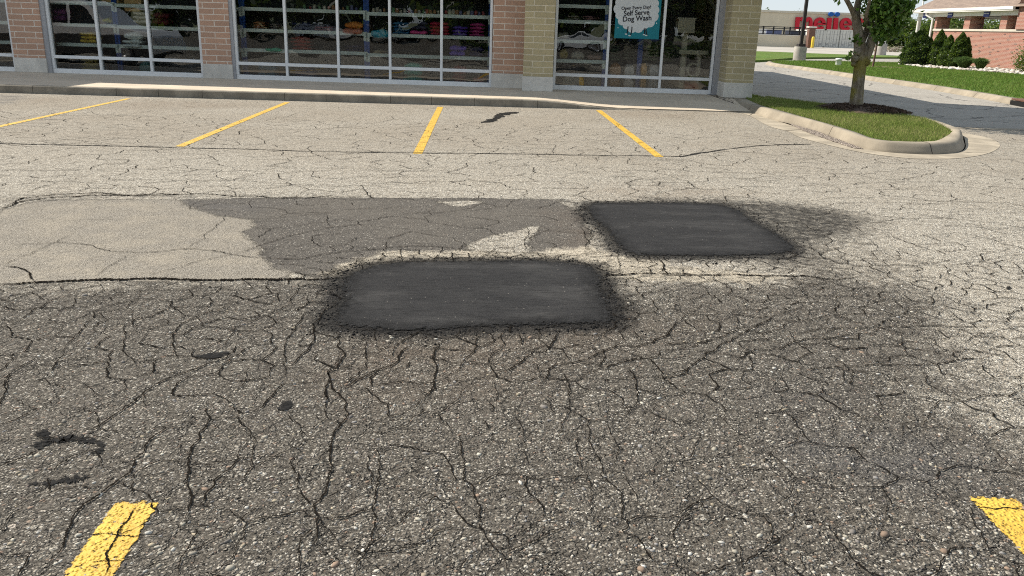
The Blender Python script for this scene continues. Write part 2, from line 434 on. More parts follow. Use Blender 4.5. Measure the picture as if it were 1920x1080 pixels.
col = t.mix(ks, col, strip_c); col = t.mix(kt, col, t.mix(t.rng(nm, .4, .65, 0, .6), tan_c, (.16, .135, .10))); col = t.mix(kp, col, pale_c)
# rusty tint, bluish oil stain, tar bleeding out of the fresh patches
col = t.mix(t.math('MULTIPLY', t.attr('rust'), t.rng(nb, 0.3, 0.65, 0.1, 0.5)), col, t.mix(0.5, col, (.17, .115, .075)))
col = t.mix(t.math('MULTIPLY', t.attr('blue'), t.rng(nb, 0.3, 0.65, 0.1, 0.75)), col, t.mix(0.62, col, (.085, .088, .098)))
stn = t.rng(t.math('ADD', t.attr('stain'), t.math('MULTIPLY', t.math('SUBTRACT', t.noise(11, 6, 0.75), 0.5), 1.25)), 0.26, 0.88)
stn = t.math('MULTIPLY', stn, t.math('GREATER_THAN', t.attr('stain'), 0.02))
col = t.mix(t.math('MULTIPLY', stn, 0.9), col, t.mix(rc, (.007, .0067, .0067), (.022, .021, .0205)))
# fine alligator cracking
cw = t.n('VectorMath', operation='ADD'); t.l(P, cw.inputs[0])
cs = t.n('VectorMath', operation='SCALE'); t.l(t.noise(3.5, 5, 0.65, out=1), cs.inputs[0]); cs.inputs['Scale'].default_value = 0.30
t.l(cs.outputs[0], cw.inputs[1])
ca = t.vor(2.6, 'DISTANCE_TO_EDGE', vec=cw.outputs[0]); cb = t.vor(1.05, 'DISTANCE_TO_EDGE', vec=t.mapping(cw.outputs[0], (0.85, 1.25, 1))); cc_ = t.vor(6.5, 'DISTANCE_TO_EDGE', vec=cw.outputs[0])
na = t.noise(0.9, 3, 0.6); nz = t.noise(5, 3, .6)
cr1 = t.math('MULTIPLY', t.math('MULTIPLY', t.rng(ca.outputs[0], 0.014, 0.004), t.rng(na, 0.30, 0.44)), t.rng(nz, .30, .42))
cr2 = t.math('MULTIPLY', t.rng(cb.outputs[0], 0.007, 0.002), t.rng(t.noise(1.4, 2), 0.40, 0.52, 0, .8))
cr3 = t.math('MULTIPLY', t.math('MULTIPLY', t.rng(cc_.outputs[0], 0.030, 0.008), t.rng(t.noise(.7, 3, .6, vec=t.mapping(P, loc=(5, 2, 0))), 0.38, 0.52, 0, .85)), t.rng(nz, .34, .50))
crk = t.math('MULTIPLY', t.math('MAXIMUM', cr2, t.math('MULTIPLY', cr3, .45)), .8)
smooth_area = t.math('MAXIMUM', kp, t.math('MAXIMUM', ks, stn))
crk = t.math('MULTIPLY', crk, t.math('SUBTRACT', 1.0, t.math('MULTIPLY', smooth_area, 0.93)))
cd_ = t.vor(1.5, 'DISTANCE_TO_EDGE', vec=t.mapping(cw.outputs[0], (0.32, 2.4, 1), (3, 1, 0)))
cr4 = t.math('MULTIPLY', t.math('MULTIPLY', t.rng(cd_.outputs[0], 0.020, 0.004), t.rng(nz, .36, .52)), t.rng(na, .60, .42))
crk = t.math('MULTIPLY', crk, t.math('MULTIPLY_ADD', kd, 0.75, 0.25)); crk = t.math('MAXIMUM', crk, t.math('MULTIPLY', cr4, t.math('SUBTRACT', .7, t.math('MULTIPLY', t.math('MAXIMUM', kd, smooth_area), .7))))
col = t.mix(t.math('MULTIPLY', crk, 0.42), col, (.022, .018, .015))
# relief
hgt = t.math('ADD', t.math('MULTIPLY', ma, t.rng(va.outputs['Distance'], 0.5, 0.0)), t.math('MULTIPLY', mb, t.rng(vb.outputs['Distance'], 0.6, 0.0, 0, 0.7)))
hgt = t.math('ADD', hgt, t.math('MULTIPLY', mdd, t.rng(vd.outputs['Distance'], 0.4, 0.0, 0, 1.2)))
hgt = t.math('ADD', hgt, t.math('MULTIPLY', t.noise(130, 3, 0.7), 0.9))
hgt = t.math('MULTIPLY', hgt, t.math('SUBTRACT', 1.0, t.math('MULTIPLY', t.math('MAXIMUM', kp, ks), 0.3)))
hgt = t.math('SUBTRACT', hgt, t.math('MULTIPLY', crk, 1.8))
hgt2 = t.math('ADD', t.math('ADD', t.math('MULTIPLY', nb, 2.0), t.math('MULTIPLY', nm, 1.2)), t.math('ADD', t.rng(ca.outputs[0], 0.0, 0.09, 0, .9), t.rng(cc_.outputs[0], 0.0, 0.16, 0, .5)))
t.bsdf(col, 0.9, t.bump(hgt, 1.0, 0.009, t.bump(t.math('MULTIPLY', hgt2, t.math('MULTIPLY', t.math('SUBTRACT', 1.0, t.math('MULTIPLY', t.math('MAXIMUM', kp, ks), .85)), t.math('MULTIPLY_ADD', kd, .5, .5))), 0.7, 0.03)), spec=0.15)
ASPH = t.m

lot = npmesh('parking_lot', V, F, [ASPH], attrs=attrs)
tag(lot, 'cracked weathered asphalt parking lot with pale and dark repair strips', kind='structure')

# ------------------------------------------------------------------ traced cracks, in one mesh that belongs to the lot
CR = []
def Z(ox, oy, s, w, *lines):
    for ln in lines: CR.append((w, [(ox + x / s, oy + y / s) for x, y in ln]))
A1 = (0, 330, 2.511); A2 = (600, 330, 2.511); A3 = (1220, 330, 2.511)
B1 = (0, 660, 2.571); B2 = (600, 660, 2.571); B3 = (1220, 660, 2.571)
Z(*A1, 44, [(-20,512),(70,512),(160,503),(300,497),(440,490),(600,490),(680,485),(800,487),(900,490),(1000,492),(1100,492),(1200,488),(1300,490),(1400,487),(1470,490),(1550,485),(1600,480)])
Z(*A1, 6, [(0,420),(30,415),(105,380),(200,340),(270,312),(330,275)], [(880,345),(910,320),(960,285),(1010,245),(1050,200),(1080,175)], [(600,370),(560,400),(500,435),(440,475)],
  [(1100,372),(1000,390),(880,420),(790,445),(700,470)], [(290,215),(400,205),(520,207),(640,205)], [(1120,205),(1200,203),(1300,200),(1400,190),(1500,180),(1540,178)], [(1540,178),(1535,215),(1560,240)], [(900,165),(950,115)])
Z(*A1, 10, [(0,325),(100,322),(220,320),(270,314),(360,320),(440,332),(490,350),(560,358),(640,362),(720,360),(800,352),(880,345),(920,345),(1000,352),(1060,365),(1120,375),(1200,385),(1300,390),(1430,393),(1500,375),(1600,360),(1700,352),(1758,347)],
  [(1110,372),(1180,345),(1250,320),(1320,298),(1400,275),(1480,258),(1560,242),(1640,235),(1758,228)])
Z(*A1, 16, [(20,425),(80,432),(120,445),(140,470),(155,500)])
Z(*A1, 26, [(-10,162),(60,138),(120,118),(220,104),(360,98),(520,92),(700,94),(900,92)], [(-10,158),(60,130),(110,105),(200,95),(330,85),(480,80),(620,92),(760,85),(960,85),(1100,98),(1200,95),(1300,105),(1450,105),(1560,95),(1758,100)])
Z(*A1, 8, [(0,610),(100,570),(180,540),(260,530)], [(0,720),(80,690),(150,640),(220,600),(300,570),(420,545),(520,530)], [(10,1080),(25,1000),(40,940),(100,900),(180,850)], [(300,830),(350,760),(400,700),(440,640),(560,600),(700,580),(800,560)],
  [(1000,910),(1080,870),(1130,840),(1190,800),(1300,790)], [(580,690),(590,760),(600,850),(640,890)], [(240,930),(260,880),(360,860),(470,850)], [(830,870),(820,780),(850,700),(940,660),(1060,620),(1150,600)], [(640,890),(780,850),(900,850)], [(1060,820),(1100,730),(1150,700),(1300,640),(1390,560),(1420,500)], [(1330,900),(1340,800),(1400,700),(1440,640)])
Z(*A1, 11, [(1360,900),(1440,830),(1480,760),(1470,700),(1520,640),(1590,590)])
Z(*A2, 10, [(0,372),(120,360),(220,350),(330,338),(430,330),(520,332),(600,338),(680,350),(760,360),(860,362),(960,362),(1080,368),(1180,375),(1280,368),(1380,350)],
  [(0,490),(50,460),(120,435),(200,418),(300,408),(420,405),(540,408),(640,405),(740,408),(860,402)])
Z(*A2, 8, [(385,335),(388,400)], [(595,330),(560,370),(525,405)], [(830,340),(790,370),(745,408)], [(970,240),(985,260),(965,300),(975,360)], [(335,405),(345,445)], [(437,405),(445,440)], [(570,410),(575,440)], [(1235,230),(1245,290),(1270,310),(1255,350)], [(1400,345),(1405,400),(1415,465)],
  [(1320,580),(1420,570),(1540,555),(1650,525),(1758,500)], [(200,760),(215,860),(180,940),(120,990)], [(330,800),(270,835),(100,850)], [(660,720),(640,760),(560,790),(540,830)], [(740,740),(730,790),(740,810),(680,870),(610,950)], [(870,720),(870,800),(810,840),(790,900)], [(940,750),(945,800)],
  [(1450,700),(1435,780)], [(1160,900),(1290,880),(1430,870),(1560,860),(1758,850)], [(1130,920),(1170,980),(1165,1050)], [(1460,900),(1490,990),(1490,1060)], [(1170,955),(1300,960),(1450,955),(1600,950),(1700,940),(1758,920)], [(150,125),(155,140)], [(550,120),(620,135),(720,125)], [(380,180),(560,175),(700,155),(800,130)])
Z(*A2, 24, [(1310,470),(1400,468),(1500,460),(1590,460)], [(1590,460),(1758,465)])
Z(*A2, 13, [(1310,470),(1400,468),(1500,460),(1590,460),(1620,425),(1600,400),(1570,375)], [(1620,430),(1640,470),(1758,465)], [(1758,615),(1690,690),(1640,750),(1560,790),(1490,808),(1400,800),(1300,840),(1200,880),(1110,890),(1080,910),(1060,960),(1010,1000)],
  [(100,730),(100,880),(40,930),(30,990),(55,1080)], [(430,790),(380,840),(330,900),(260,920),(180,960),(120,1000)], [(540,790),(530,860),(550,915),(540,980),(510,1060)], [(1125,720),(1110,760),(1060,830),(1000,830),(960,870),(900,910),(800,950)])
Z(*A3, 10, [(0,955),(100,950),(170,930),(215,880),(260,840),(330,795),(400,760),(480,720),(560,680),(650,640),(760,620)], [(400,880),(440,850),(490,820),(560,820),(650,795),(740,770),(860,765),(960,740)], [(640,745),(800,720),(950,715),(1100,715),(1250,710),(1400,712),(1560,715),(1690,708)],
  [(680,940),(760,910),(850,905),(930,900),(1050,890),(1200,895),(1350,890),(1440,870),(1560,865),(1690,845)])
Z(*A3, 7, [(900,905),(910,960),(880,1000)], [(1430,800),(1500,775),(1560,745),(1640,725),(1758,700)], [(720,420),(850,350),(950,330),(1040,310),(1060,345),(1150,390),(1280,420)], [(0,580),(100,545),(250,500),(400,480)], [(180,515),(300,475),(390,430),(380,395)], [(1200,525),(1280,540),(1350,555),(1440,600),(1470,580)],
  [(640,20),(780,38),(900,50),(1100,55),(1250,58),(1360,48),(1500,55),(1700,70)], [(1650,760),(1758,810)], [(0,75),(120,70),(180,55)], [(440,560),(560,540),(760,520),(900,490)], [(1010,600),(1150,620),(1300,620),(1420,610)], [(760,330),(820,350),(880,340),(960,360)], [(800,120),(950,125),(1150,125),(1400,130),(1700,150)], [(850,220),(1000,215),(1200,230),(1340,235)], [(1100,450),(1250,425),(1400,400),(1560,370),(1700,330)])
Z(*A3, 24, [(0,465),(200,468),(400,465),(600,470),(760,475),(880,490),(1000,470)])
Z(*B1, 10, [(0,560),(90,520),(180,480)], [(380,385),(470,365),(520,330),(600,270),(690,205),(750,160),(840,120),(930,90),(1020,55),(1110,25)], [(890,820),(910,760),(930,700),(900,640),(910,560),(915,500),(925,460),(960,395),(1000,350),(990,290),(1000,240)],
  [(1650,0),(1630,50),(1580,100),(1600,180),(1670,250),(1680,310),(1640,360),(1600,420),(1590,500),(1600,570),(1570,680),(1510,740),(1540,800),(1530,900),(1480,970)], [(510,1080),(515,1000),(550,920),(570,870),(620,810),(665,740)],
  [(230,1040),(300,950),(320,880),(345,810),(400,740),(480,690),(540,645),(620,590),(640,560),(650,520),(700,460),(740,410),(800,370),(770,350)])
Z(*B1, 5.5, [(240,600),(280,550),(340,510),(420,480),(480,500),(510,580)], [(0,860),(60,780),(120,750)], [(900,830),(960,840),(1020,840)], [(860,1080),(870,1000),(930,910),(940,850)], [(870,980),(960,950),(1070,890),(1130,840),(1200,780),(1280,720)],
  [(1130,200),(1180,100),(1200,80)], [(1110,265),(1150,290),(1160,350),(1215,405),(1220,470),(1210,560),(1180,620),(1110,660)], [(1210,570),(1280,530),(1360,490),(1440,460),(1480,420)], [(1450,900),(1440,960),(1440,1060)], [(1500,860),(1450,900)], [(1800,760),(1680,795),(1600,790)],
  [(440,1020),(510,1010),(600,1010)], [(330,915),(420,890),(520,880),(640,895),(750,885),(820,850)], [(40,100),(30,150),(20,210),(5,270)], [(690,205),(700,270)], [(1360,40),(1370,130)], [(1380,300),(1440,350),(1480,410)], [(1570,180),(1565,280),(1580,320),(1480,390)], [(400,150),(440,180),(490,215)], [(640,690),(640,620)], [(920,555),(1040,555)], [(800,370),(880,370),(960,365)])
Z(*B2, 6.5, [(185,1080),(210,990),(250,900),(265,850),(250,760),(270,660),(285,560),(270,470),(240,410)], [(120,990),(300,970),(430,945),(540,900),(560,870),(640,840)], [(0,800),(130,800),(200,780)], [(240,400),(330,380),(430,350),(500,290),(570,305),(610,345),(635,410)], [(570,305),(610,280),(660,240),(700,180)],
  [(905,1080),(885,985),(800,900),(775,820),(765,740),(730,640),(690,620),(695,560),(680,480),(670,410),(760,390),(850,375)], [(730,640),(800,625),(870,590),(950,590),(1050,620),(1150,600),(1290,600),(1305,650),(1310,760)], [(890,980),(970,940),(1060,900),(1130,870),(1200,850)])
Z(*B2, 4.5, [(930,300),(980,380),(985,480),(1000,540)], [(1160,470),(1165,380),(1200,280),(1200,190),(1170,140)], [(1060,190),(1110,260),(1135,300)], [(1450,350),(1520,260),(1530,190),(1490,70)], [(1420,560),(1440,480),(1400,400),(1385,350)], [(1530,740),(1500,660),(1465,590)], [(1720,950),(1700,880),(1740,810),(1800,770)], [(850,250),(850,190),(835,140)], [(1260,570),(1250,500),(1240,400)], [(1120,690),(1120,650)], [(1200,850),(1210,800)], [(800,300),(900,275),(1010,260)])
Z(*B3, 4.5, [(130,950),(105,890),(130,840),(180,780),(250,740),(255,680)], [(540,940),(630,900),(690,810),(670,730)], [(440,1070),(430,980),(420,920)], [(540,555),(570,500),(600,470)], [(690,430),(715,400)], [(610,320),(635,260),(620,205)], [(180,540),(230,430),(235,390)], [(690,330),(760,300),(800,270)], [(1215,430),(1215,350),(1290,330)], [(720,970),(740,1050)], [(520,560),(430,560)], [(1580,130),(1680,125),(1800,125)], [(1680,250),(1760,230),(1800,225)])
Z(0, 0, 1, 9, [(0,325),(200,318),(420,322),(640,316),(900,322)], [(100,345),(340,338),(560,348),(820,340),(1000,345)], [(1000,330),(1180,320),(1400,326),(1560,318)], [(300,245),(420,232),(500,240)], [(560,246),(700,236),(780,232)], [(160,222),(240,214),(290,208)], [(900,250),(1000,243),(1100,250)], [(1140,255),(1240,268)], [(1350,330),(1500,345),(1700,340),(1920,350)], [(1500,380),(1700,375),(1900,385)], [(1600,420),(1780,410),(1920,420)], [(1640,560),(1760,570),(1920,565)], [(1780,500),(1880,480),(1920,478)], [(1800,640),(1880,660),(1920,690)], [(0,350),(120,340),(260,352)],
  [(1650,300),(1780,310),(1920,330)], [(1420,600),(1600,590),(1750,600)], [(1240,650),(1330,640),(1450,600)])
TAR = [(34, [(-40,269),(60,271),(150,273),(320,277),(500,281),(700,286),(900,288),(1090,291),(1200,292.5),(1275,294)]), (50, [(1270,294),(1330,285),(1430,273),(1520,270.5)])]

def fractal(pts, sub, amp):
    for _ in range(sub):
        q = [pts[0]]
        for a, b in zip(pts, pts[1:]):
            d = b - a; n = Vector((-d.y, d.x))
            q += [(a + b) / 2 + n * random.gauss(0, amp), b]
        pts = q
    return pts

cm = MB()
def ribbon(mb, pix, wmm, z, sub=5, amp=0.055, taper=True):
    pts = fractal([Vector(G(x, y)[:2]) for x, y in pix], sub, amp)
    n = len(pts); V_ = []; w = 1.0
    for i, p in enumerate(pts):
        d = (pts[min(i + 1, n - 1)] - pts[max(i - 1, 0)]).normalized(); s_ = Vector((-d.y, d.x))
        w = 0.7 * w + 0.3 * random.uniform(0.1, 1.9)
        e = min(1.0, min(i, n - 1 - i) / (0.16 * n) + 0.12) if taper else 1
        hw = wmm * 0.0005 * w * e
        V_ += [(*(p + s_ * hw * random.uniform(.25, 1.75)), z), (*(p - s_ * hw * random.uniform(.25, 1.75)), z)]
    mb.add(V_, [(2 * i, 2 * i + 1, 2 * i + 3, 2 * i + 2) for i in range(n - 1)])
random.seed(21)
TR_SEG = []                      # traced cracks as ground segments, so the network can keep clear of them
for w, ln in CR:
    ribbon(cm, ln, (min(w, 11) * .62 if min(p[1] for p in ln) > 540 else w * .62), 0.0055)
    g_ = [G(x, y) for x, y in ln]; TR_SEG += [(a.x, a.y, b.x, b.y) for a, b in zip(g_, g_[1:])]
TS = np.array(TR_SEG)
def near_traced(x, y):
    ex, ey = TS[:, 2] - TS[:, 0], TS[:, 3] - TS[:, 1]
    t_ = np.clip(((x - TS[:, 0]) * ex + (y - TS[:, 1]) * ey) / (ex * ex + ey * ey + 1e-9), 0, 1)
    return np.hypot(x - TS[:, 0] - t_ * ex, y - TS[:, 1] - t_ * ey).min()
from mathutils.geometry import delaunay_2d_cdt
def spacing(x, y):
    if y < 3.3: return .30
    if y < 5.9: return .125 + .07 * max(0, 4.4 - y)
    return .34
cellg = {}; seeds = []
rs_ = random.Random(5)
for _ in range(60000):
    y = 1.5 + 12.5 * rs_.random() ** 1.7; x = rs_.uniform(-1, 1) * (.64 * y + 1.2); r_ = spacing(x, y) * rs_.uniform(.75, 1.25)
    k = (int(x // .4), int(y // .4)); okk = True
    for dx_ in (-1, 0, 1):
        for dy_ in (-1, 0, 1):
            for (a, b) in cellg.get((k[0] + dx_, k[1] + dy_), ()):
                if (a - x) ** 2 + (b - y) ** 2 < r_ * r_: okk = False; break
            if not okk: break
        if not okk: break
    if okk: seeds.append((x, y)); cellg.setdefault(k, []).append((x, y))
dv, de, df, *_r = delaunay_2d_cdt([Vector(p) for p in seeds], [], [], 0, 1e-6)
cc2 = []; emap = {}
for fi, f in enumerate(df):
    (ax, ay), (bx_, by_), (cx_, cy_) = [dv[k] for k in f[:3]]
    D = 2 * (ax * (by_ - cy_) + bx_ * (cy_ - ay) + cx_ * (ay - by_)) or 1e-9
    cc2.append((((ax * ax + ay * ay) * (by_ - cy_) + (bx_ ** 2 + by_ ** 2) * (cy_ - ay) + (cx_ ** 2 + cy_ ** 2) * (ay - by_)) / D, ((ax * ax + ay * ay) * (cx_ - bx_) + (bx_ ** 2 + by_ ** 2) * (ax - cx_) + (cx_ ** 2 + cy_ ** 2) * (bx_ - ax)) / D))
    for k in range(3): emap.setdefault(tuple(sorted((f[k], f[(k + 1) % 3]))), []).append(fi)
VE = [(cc2[a[0]], cc2[a[1]]) for a in emap.values() if len(a) == 2]
mid = np.array([((a[0] + b[0]) / 2, (a[1] + b[1]) / 2) for a, b in VE])
inp = {k: poly_sd(mid[:, 0], mid[:, 1], GP(v)) for k, v in REG.items()}
inp['p1'] = poly_sd(mid[:, 0], mid[:, 1], GP(PATCH1)); inp['p2'] = poly_sd(mid[:, 0], mid[:, 1], GP(PATCH2))
isl_sd = poly_sd(mid[:, 0], mid[:, 1], [(4.9, 40), (4.9, 13), (5.1, 11.4), (5.9, 11), (7, 11.3), (8.1, 12.7), (8.6, 14.2), (8.8, 40)])
for k, (a, b) in enumerate(VE):
    L = math.hypot(a[0] - b[0], a[1] - b[1]); x, y = mid[k]
    if L > 1.0 or L < .015 or not (1.4 < y < 15) or inp['pale'][k] > -.02 or inp['p1'][k] > 0 or inp['p2'][k] > 0 or isl_sd[k] > -.1: continue
    q = rs_.random(); wv_ = rs_.random()
    if inp['strip'][k] > 0:
        if q < .45: continue
        wmm = 3.0 + 2.6 * wv_
    elif inp['dark'][k] > 0:
        if q < .07: continue
        wmm = (2.0 + 3.2 * wv_ ** 1.5) if y < 3.3 else (3.0 + 4.2 * wv_ ** 1.5)
    else:
        if q < (.18 if inp['dark'][k] > -1.5 else .45): continue
        wmm = (4.0 + 4.0 * wv_) if y < 8 else (4.5 + 4.0 * wv_)
    if near_traced(x, y) < .03: continue
    pts = fractal([Vector(a), Vector(b)], 5 if L > .2 else 4 if L > .08 else 3, .085 if L > .2 else .065); n = len(pts); V_ = []; w = 1.0
    for i_, p in enumerate(pts):
        d = (pts[min(i_ + 1, n - 1)] - pts[max(i_ - 1, 0)]).normalized(); s_ = Vector((-d.y, d.x)); w = .6 * w + .4 * rs_.uniform(.3, 1.7); ha, hb = wmm * .0005 * w * rs_.uniform(.25, 1.75), wmm * .0005 * w * rs_.uniform(.25, 1.75)
        V_ += [(p.x + s_.x * ha, p.y + s_.y * ha, .005), (p.x - s_.x * hb, p.y - s_.y * hb, .005)]
    cm.add(V_, [(2 * i_, 2 * i_ + 1, 2 * i_ + 3, 2 * i_ + 2) for i_ in range(n - 1)])
ck = NT('crack_shade_dirt'); ck.bsdf(ck.mix(ck.noise(60, 3), (.006, .005, .0042), (.020, .017, .014)), 1.0, spec=0.0)  # flat ribbons: shade of the crack depth put into the colour, with dirt
cko = cm.build('asphalt_cracks', ck.m); tag(cko, 'cracks through the asphalt lot as flat strips, their depth shade in the dark colour', kind='structure'); cko.parent = lot
tm = MB()
for w, ln in TAR: ribbon(tm, ln, w, 0.0048, sub=3, amp=0.02, taper=False)
# black tar smears
for w_, ln in ((42, [(70, 844), (86, 829), (118, 823), (150, 824), (184, 830)]), (26, [(80, 806), (86, 820), (96, 826)]), (26, [(184, 828), (190, 846), (172, 854)]), (30, [(52, 909), (95, 907), (130, 901), (168, 894)])): ribbon(tm, ln, w_, 0.0046, 4, .06)
def blob(mb, pix, z, jit=0.012):
    p = [Vector(G(x, y)[:2]) for x, y in pix]; q = fractal(p + [p[0]], 4, 0.10)[:-1]
    mb.add([(a.x, a.y, z) for a in q], [tuple(range(len(q)))])
for pix in [[(897,231),(912,224),(925,219),(932,214),(948,211),(965,210),(972,212),(955,216),(938,222),(930,227),(915,230)],
            [(357,668),(385,665),(412,662),(428,660),(430,664),(412,671),(380,673)], [(519,766),(528,756),(545,752),(548,762),(537,770),(523,771)],
            
            [(1886,540),(1893,536),(1897,541),(1890,544)]]:
    blob(tm, pix, 0.0045)
trm = NT('crack_tar'); tb_ = trm.bsdf(trm.mix(trm.rng(trm.noise(30, 4, .7), .3, .7), (.010, .0098, .010), (.028, .027, .026)), 0.95, trm.bump(trm.noise(120, 3), .5, .004), spec=0.05, out=False)
ttp = trm.n('BsdfTransparent'); tmx = trm.n('MixShader'); trm.l(trm.rng(trm.noise(45, 5, .8), .36, .50), tmx.inputs[0]); trm.l(ttp.outputs[0], tmx.inputs[1]); trm.l(tb_, tmx.inputs[2]); trm.l(tmx.outputs[0], trm.out.inputs[0])
tro = tm.build('crack_seal_tar', trm.m); tag(tro, 'black tar lines and smears sealing cracks in the lot', kind='structure'); tro.parent = lot

# ------------------------------------------------------------------ fresh asphalt patches: thin domed sheets
pt = NT('fresh_asphalt')
v1 = pt.vor(190); n1 = pt.noise(1.6, 5, .65, vec=pt.mapping(pt.co(), (0.7, 1.8, 1))); n2 = pt.noise(28, 4, .7, vec=pt.mapping(pt.co(), (0.35, 1.6, 1)))
pc = pt.mix(chan.__call__(v1) if False else pt.rng(v1.outputs['Distance'], 0.1, 0.7), (.045, .0442, .0448), (.024, .0235, .0238))
pc = pt.mix(pt.rng(n1, .45, .72, 0, .6), pc, (.078, .075, .072))
pc = pt.mix(pt.rng(n2, .50, .68, 0, .55), pc, (.010, .0096, .0096))
pc = pt.mix(pt.rng(pt.noise(60, 3, .8), .54, .66, 0, .6), pc, (.055, .052, .050))
edge_k = pt.math('MULTIPLY', pt.attr('rim'), pt.rng(pt.noise(11, 5, .8), .34, .60))
pc = pt.mix(pt.math('MULTIPLY', edge_k, 0.6), pc, (.011, .0105, .0104))
vg = pt.vor(75); gr = pt.n('SeparateColor'); pt.l(vg.outputs['Color'], gr.inputs[0])
pc = pt.mix(pt.math('MULTIPLY', pt.math('GREATER_THAN', gr.outputs[0], .985), pt.rng(vg.outputs['Distance'], .3, .2)), pc, (.26, .24, .21))
pdr = pt.n('BsdfPrincipled'); pt.l(pc, pdr.inputs['Base Color']); pdr.inputs['Roughness'].default_value = 0.85; pdr.inputs['Specular IOR Level'].default_value = 0.12
hh = pt.math('ADD', pt.math('MULTIPLY', pt.noise(150, 3, .7), pt.math('ADD', pt.math('MULTIPLY', edge_k, 2.2), 1.0)), pt.math('MULTIPLY', n2, 1.6))
pt.l(pt.bump(hh, 1.0, .009), pdr.inputs['Normal'])
tp = pt.n('BsdfTransparent'); mx = pt.n('MixShader')
al = pt.rng(pt.math('ADD', pt.attr('cover'), pt.math('MULTIPLY', pt.math('SUBTRACT', pt.noise(34, 5, .8), .5), 1.3)), .40, .60)
pt.l(al, mx.inputs[0]); pt.l(tp.outputs[0], mx.inputs[1]); pt.l(pdr.outputs[0], mx.inputs[2]); pt.l(mx.outputs[0], pt.out.inputs[0])

def asphalt_patch(pix, label, h):
    poly = GP(pix)
    X = [p[0] for p in poly]; Y = [p[1] for p in poly]
    xs_ = np.arange(min(X) - .25, max(X) + .25, .035); ys_ = np.arange(min(Y) - .25, max(Y) + .25, .035)
    A, B = np.meshgrid(xs_, ys_); a, b = A.ravel(), B.ravel()
    s_ = poly_sd(a, b, poly)
    keep = s_ > -0.2
    z = 0.0035 + h * (np.clip((s_ + 0.02) / 0.35, 0, 1) ** 0.8)
    cover = np.clip((s_ + 0.09) / 0.24, 0, 1); rim = 1 - np.clip((s_ - .02) / 0.16, 0, 1)
    ii = np.arange(len(a)).reshape(A.shape)
    Fq = np.stack([ii[:-1, :-1], ii[:-1, 1:], ii[1:, 1:], ii[1:, :-1]], -1).reshape(-1, 4)
    Fq = Fq[keep[Fq].all(1)]
    used = np.unique(Fq); rm = np.full(len(a), -1); rm[used] = np.arange(len(used))
    o = npmesh('asphalt_patch', np.stack([a, b, z], 1)[used], rm[Fq], pt.m, attrs={'cover': cover[used], 'rim': rim[used]}, smooth=True)
    return tag(o, label, 'asphalt patch', 'fresh black asphalt patches in the lot')
asphalt_patch(PATCH1, 'wider fresh black asphalt patch, nearer one, with cracked pavement fanning out below it', 0.009)
asphalt_patch(PATCH2, 'smaller fresh black asphalt patch, farther one, with tar smeared off its right side', 0.008)

# ------------------------------------------------------------------ yellow stripes
yp = NT('yellow_paint')
k1 = yp.noise(45, 5, .7); k2 = yp.noise(5, 3, .6)
yc = yp.mix(yp.rng(k2, .35, .7), (.66, .42, .05), (.56, .33, .04))
yc = yp.mix(yp.rng(yp.noise(200, 2), .45, .7, 0, .4), yc, (.34, .21, .04))
yd = yp.n('BsdfPrincipled'); yp.l(yc, yd.inputs['Base Color']); yd.inputs['Roughness'].default_value = .65
yv = yp.vor(70); yp.l(yp.bump(yp.math('ADD', yp.rng(yv.outputs['Distance'], .6, 0), k1), .9, .006), yd.inputs['Normal'])
ytp = yp.n('BsdfTransparent'); ymx = yp.n('MixShader')
ya = yp.rng(yp.math('ADD', yp.math('MULTIPLY', k1, 1.0), yp.math('MULTIPLY', yp.attr('rim'), -.75)), .34, .46)
yp.l(ya, ymx.inputs[0]); yp.l(ytp.outputs[0], ymx.inputs[1]); yp.l(yd.outputs[0], ymx.inputs[2]); yp.l(ymx.outputs[0], yp.out.inputs[0])
def stripe(p0, p1, w, label, skew=0.0):
    p0, p1 = Vector(p0), Vector(p1); d = (p1 - p0).normalized(); s_ = Vector((-d.y, d.x)); L = (p1 - p0).length
    n = max(8, int(L / .08)); V_ = []; R_ = []
    for i in range(n + 1):
        for j in range(7):
            q = j / 6 - .5; e = (skew * q if i in (0,) else 0)
            p = p0 + d * (L * i / n + (e if i == 0 else 0)) + s_ * (q * (w + .03))
            V_.append((p.x, p.y, .0035)); R_.append(max(abs(q) * 2 - .72, 0) / .28 if 0 < i < n else 1)
    idx_ = np.arange((n + 1) * 7).reshape(n + 1, 7)
    Fq = np.stack([idx_[:-1, :-1], idx_[1:, :-1], idx_[1:, 1:], idx_[:-1, 1:]], -1).reshape(-1, 4)
    o = npmesh('parking_stripe', V_, Fq[:, ::-1], yp.m, attrs={'rim': R_})
    tag(o, label, 'parking stripe', 'yellow parking stripes')
def gg(x, y): return tuple(G(x, y)[:2])
stripe(gg(-120, 263), gg(244, 184.5), .115, 'yellow parking stripe ending at the kerb below the left brick pier')
stripe(gg(333, 276.5), gg(540, 191.5), .125, 'yellow parking stripe reaching the kerb below the wide middle window')
stripe(gg(782, 290), gg(826, 200), .13, 'yellow parking stripe just left of the black tar smear near the kerb')
stripe(gg(1238, 296), gg(1122, 206.5), .13, 'yellow parking stripe running up to the dropped kerb')
stripe(gg(134, 1130), gg(268, 926), .165, 'worn cracked yellow stripe end in the lower left foreground')
stripe(gg(2006, 1080), gg(1846, 921), .20, 'bright yellow stripe end in the lower right foreground')

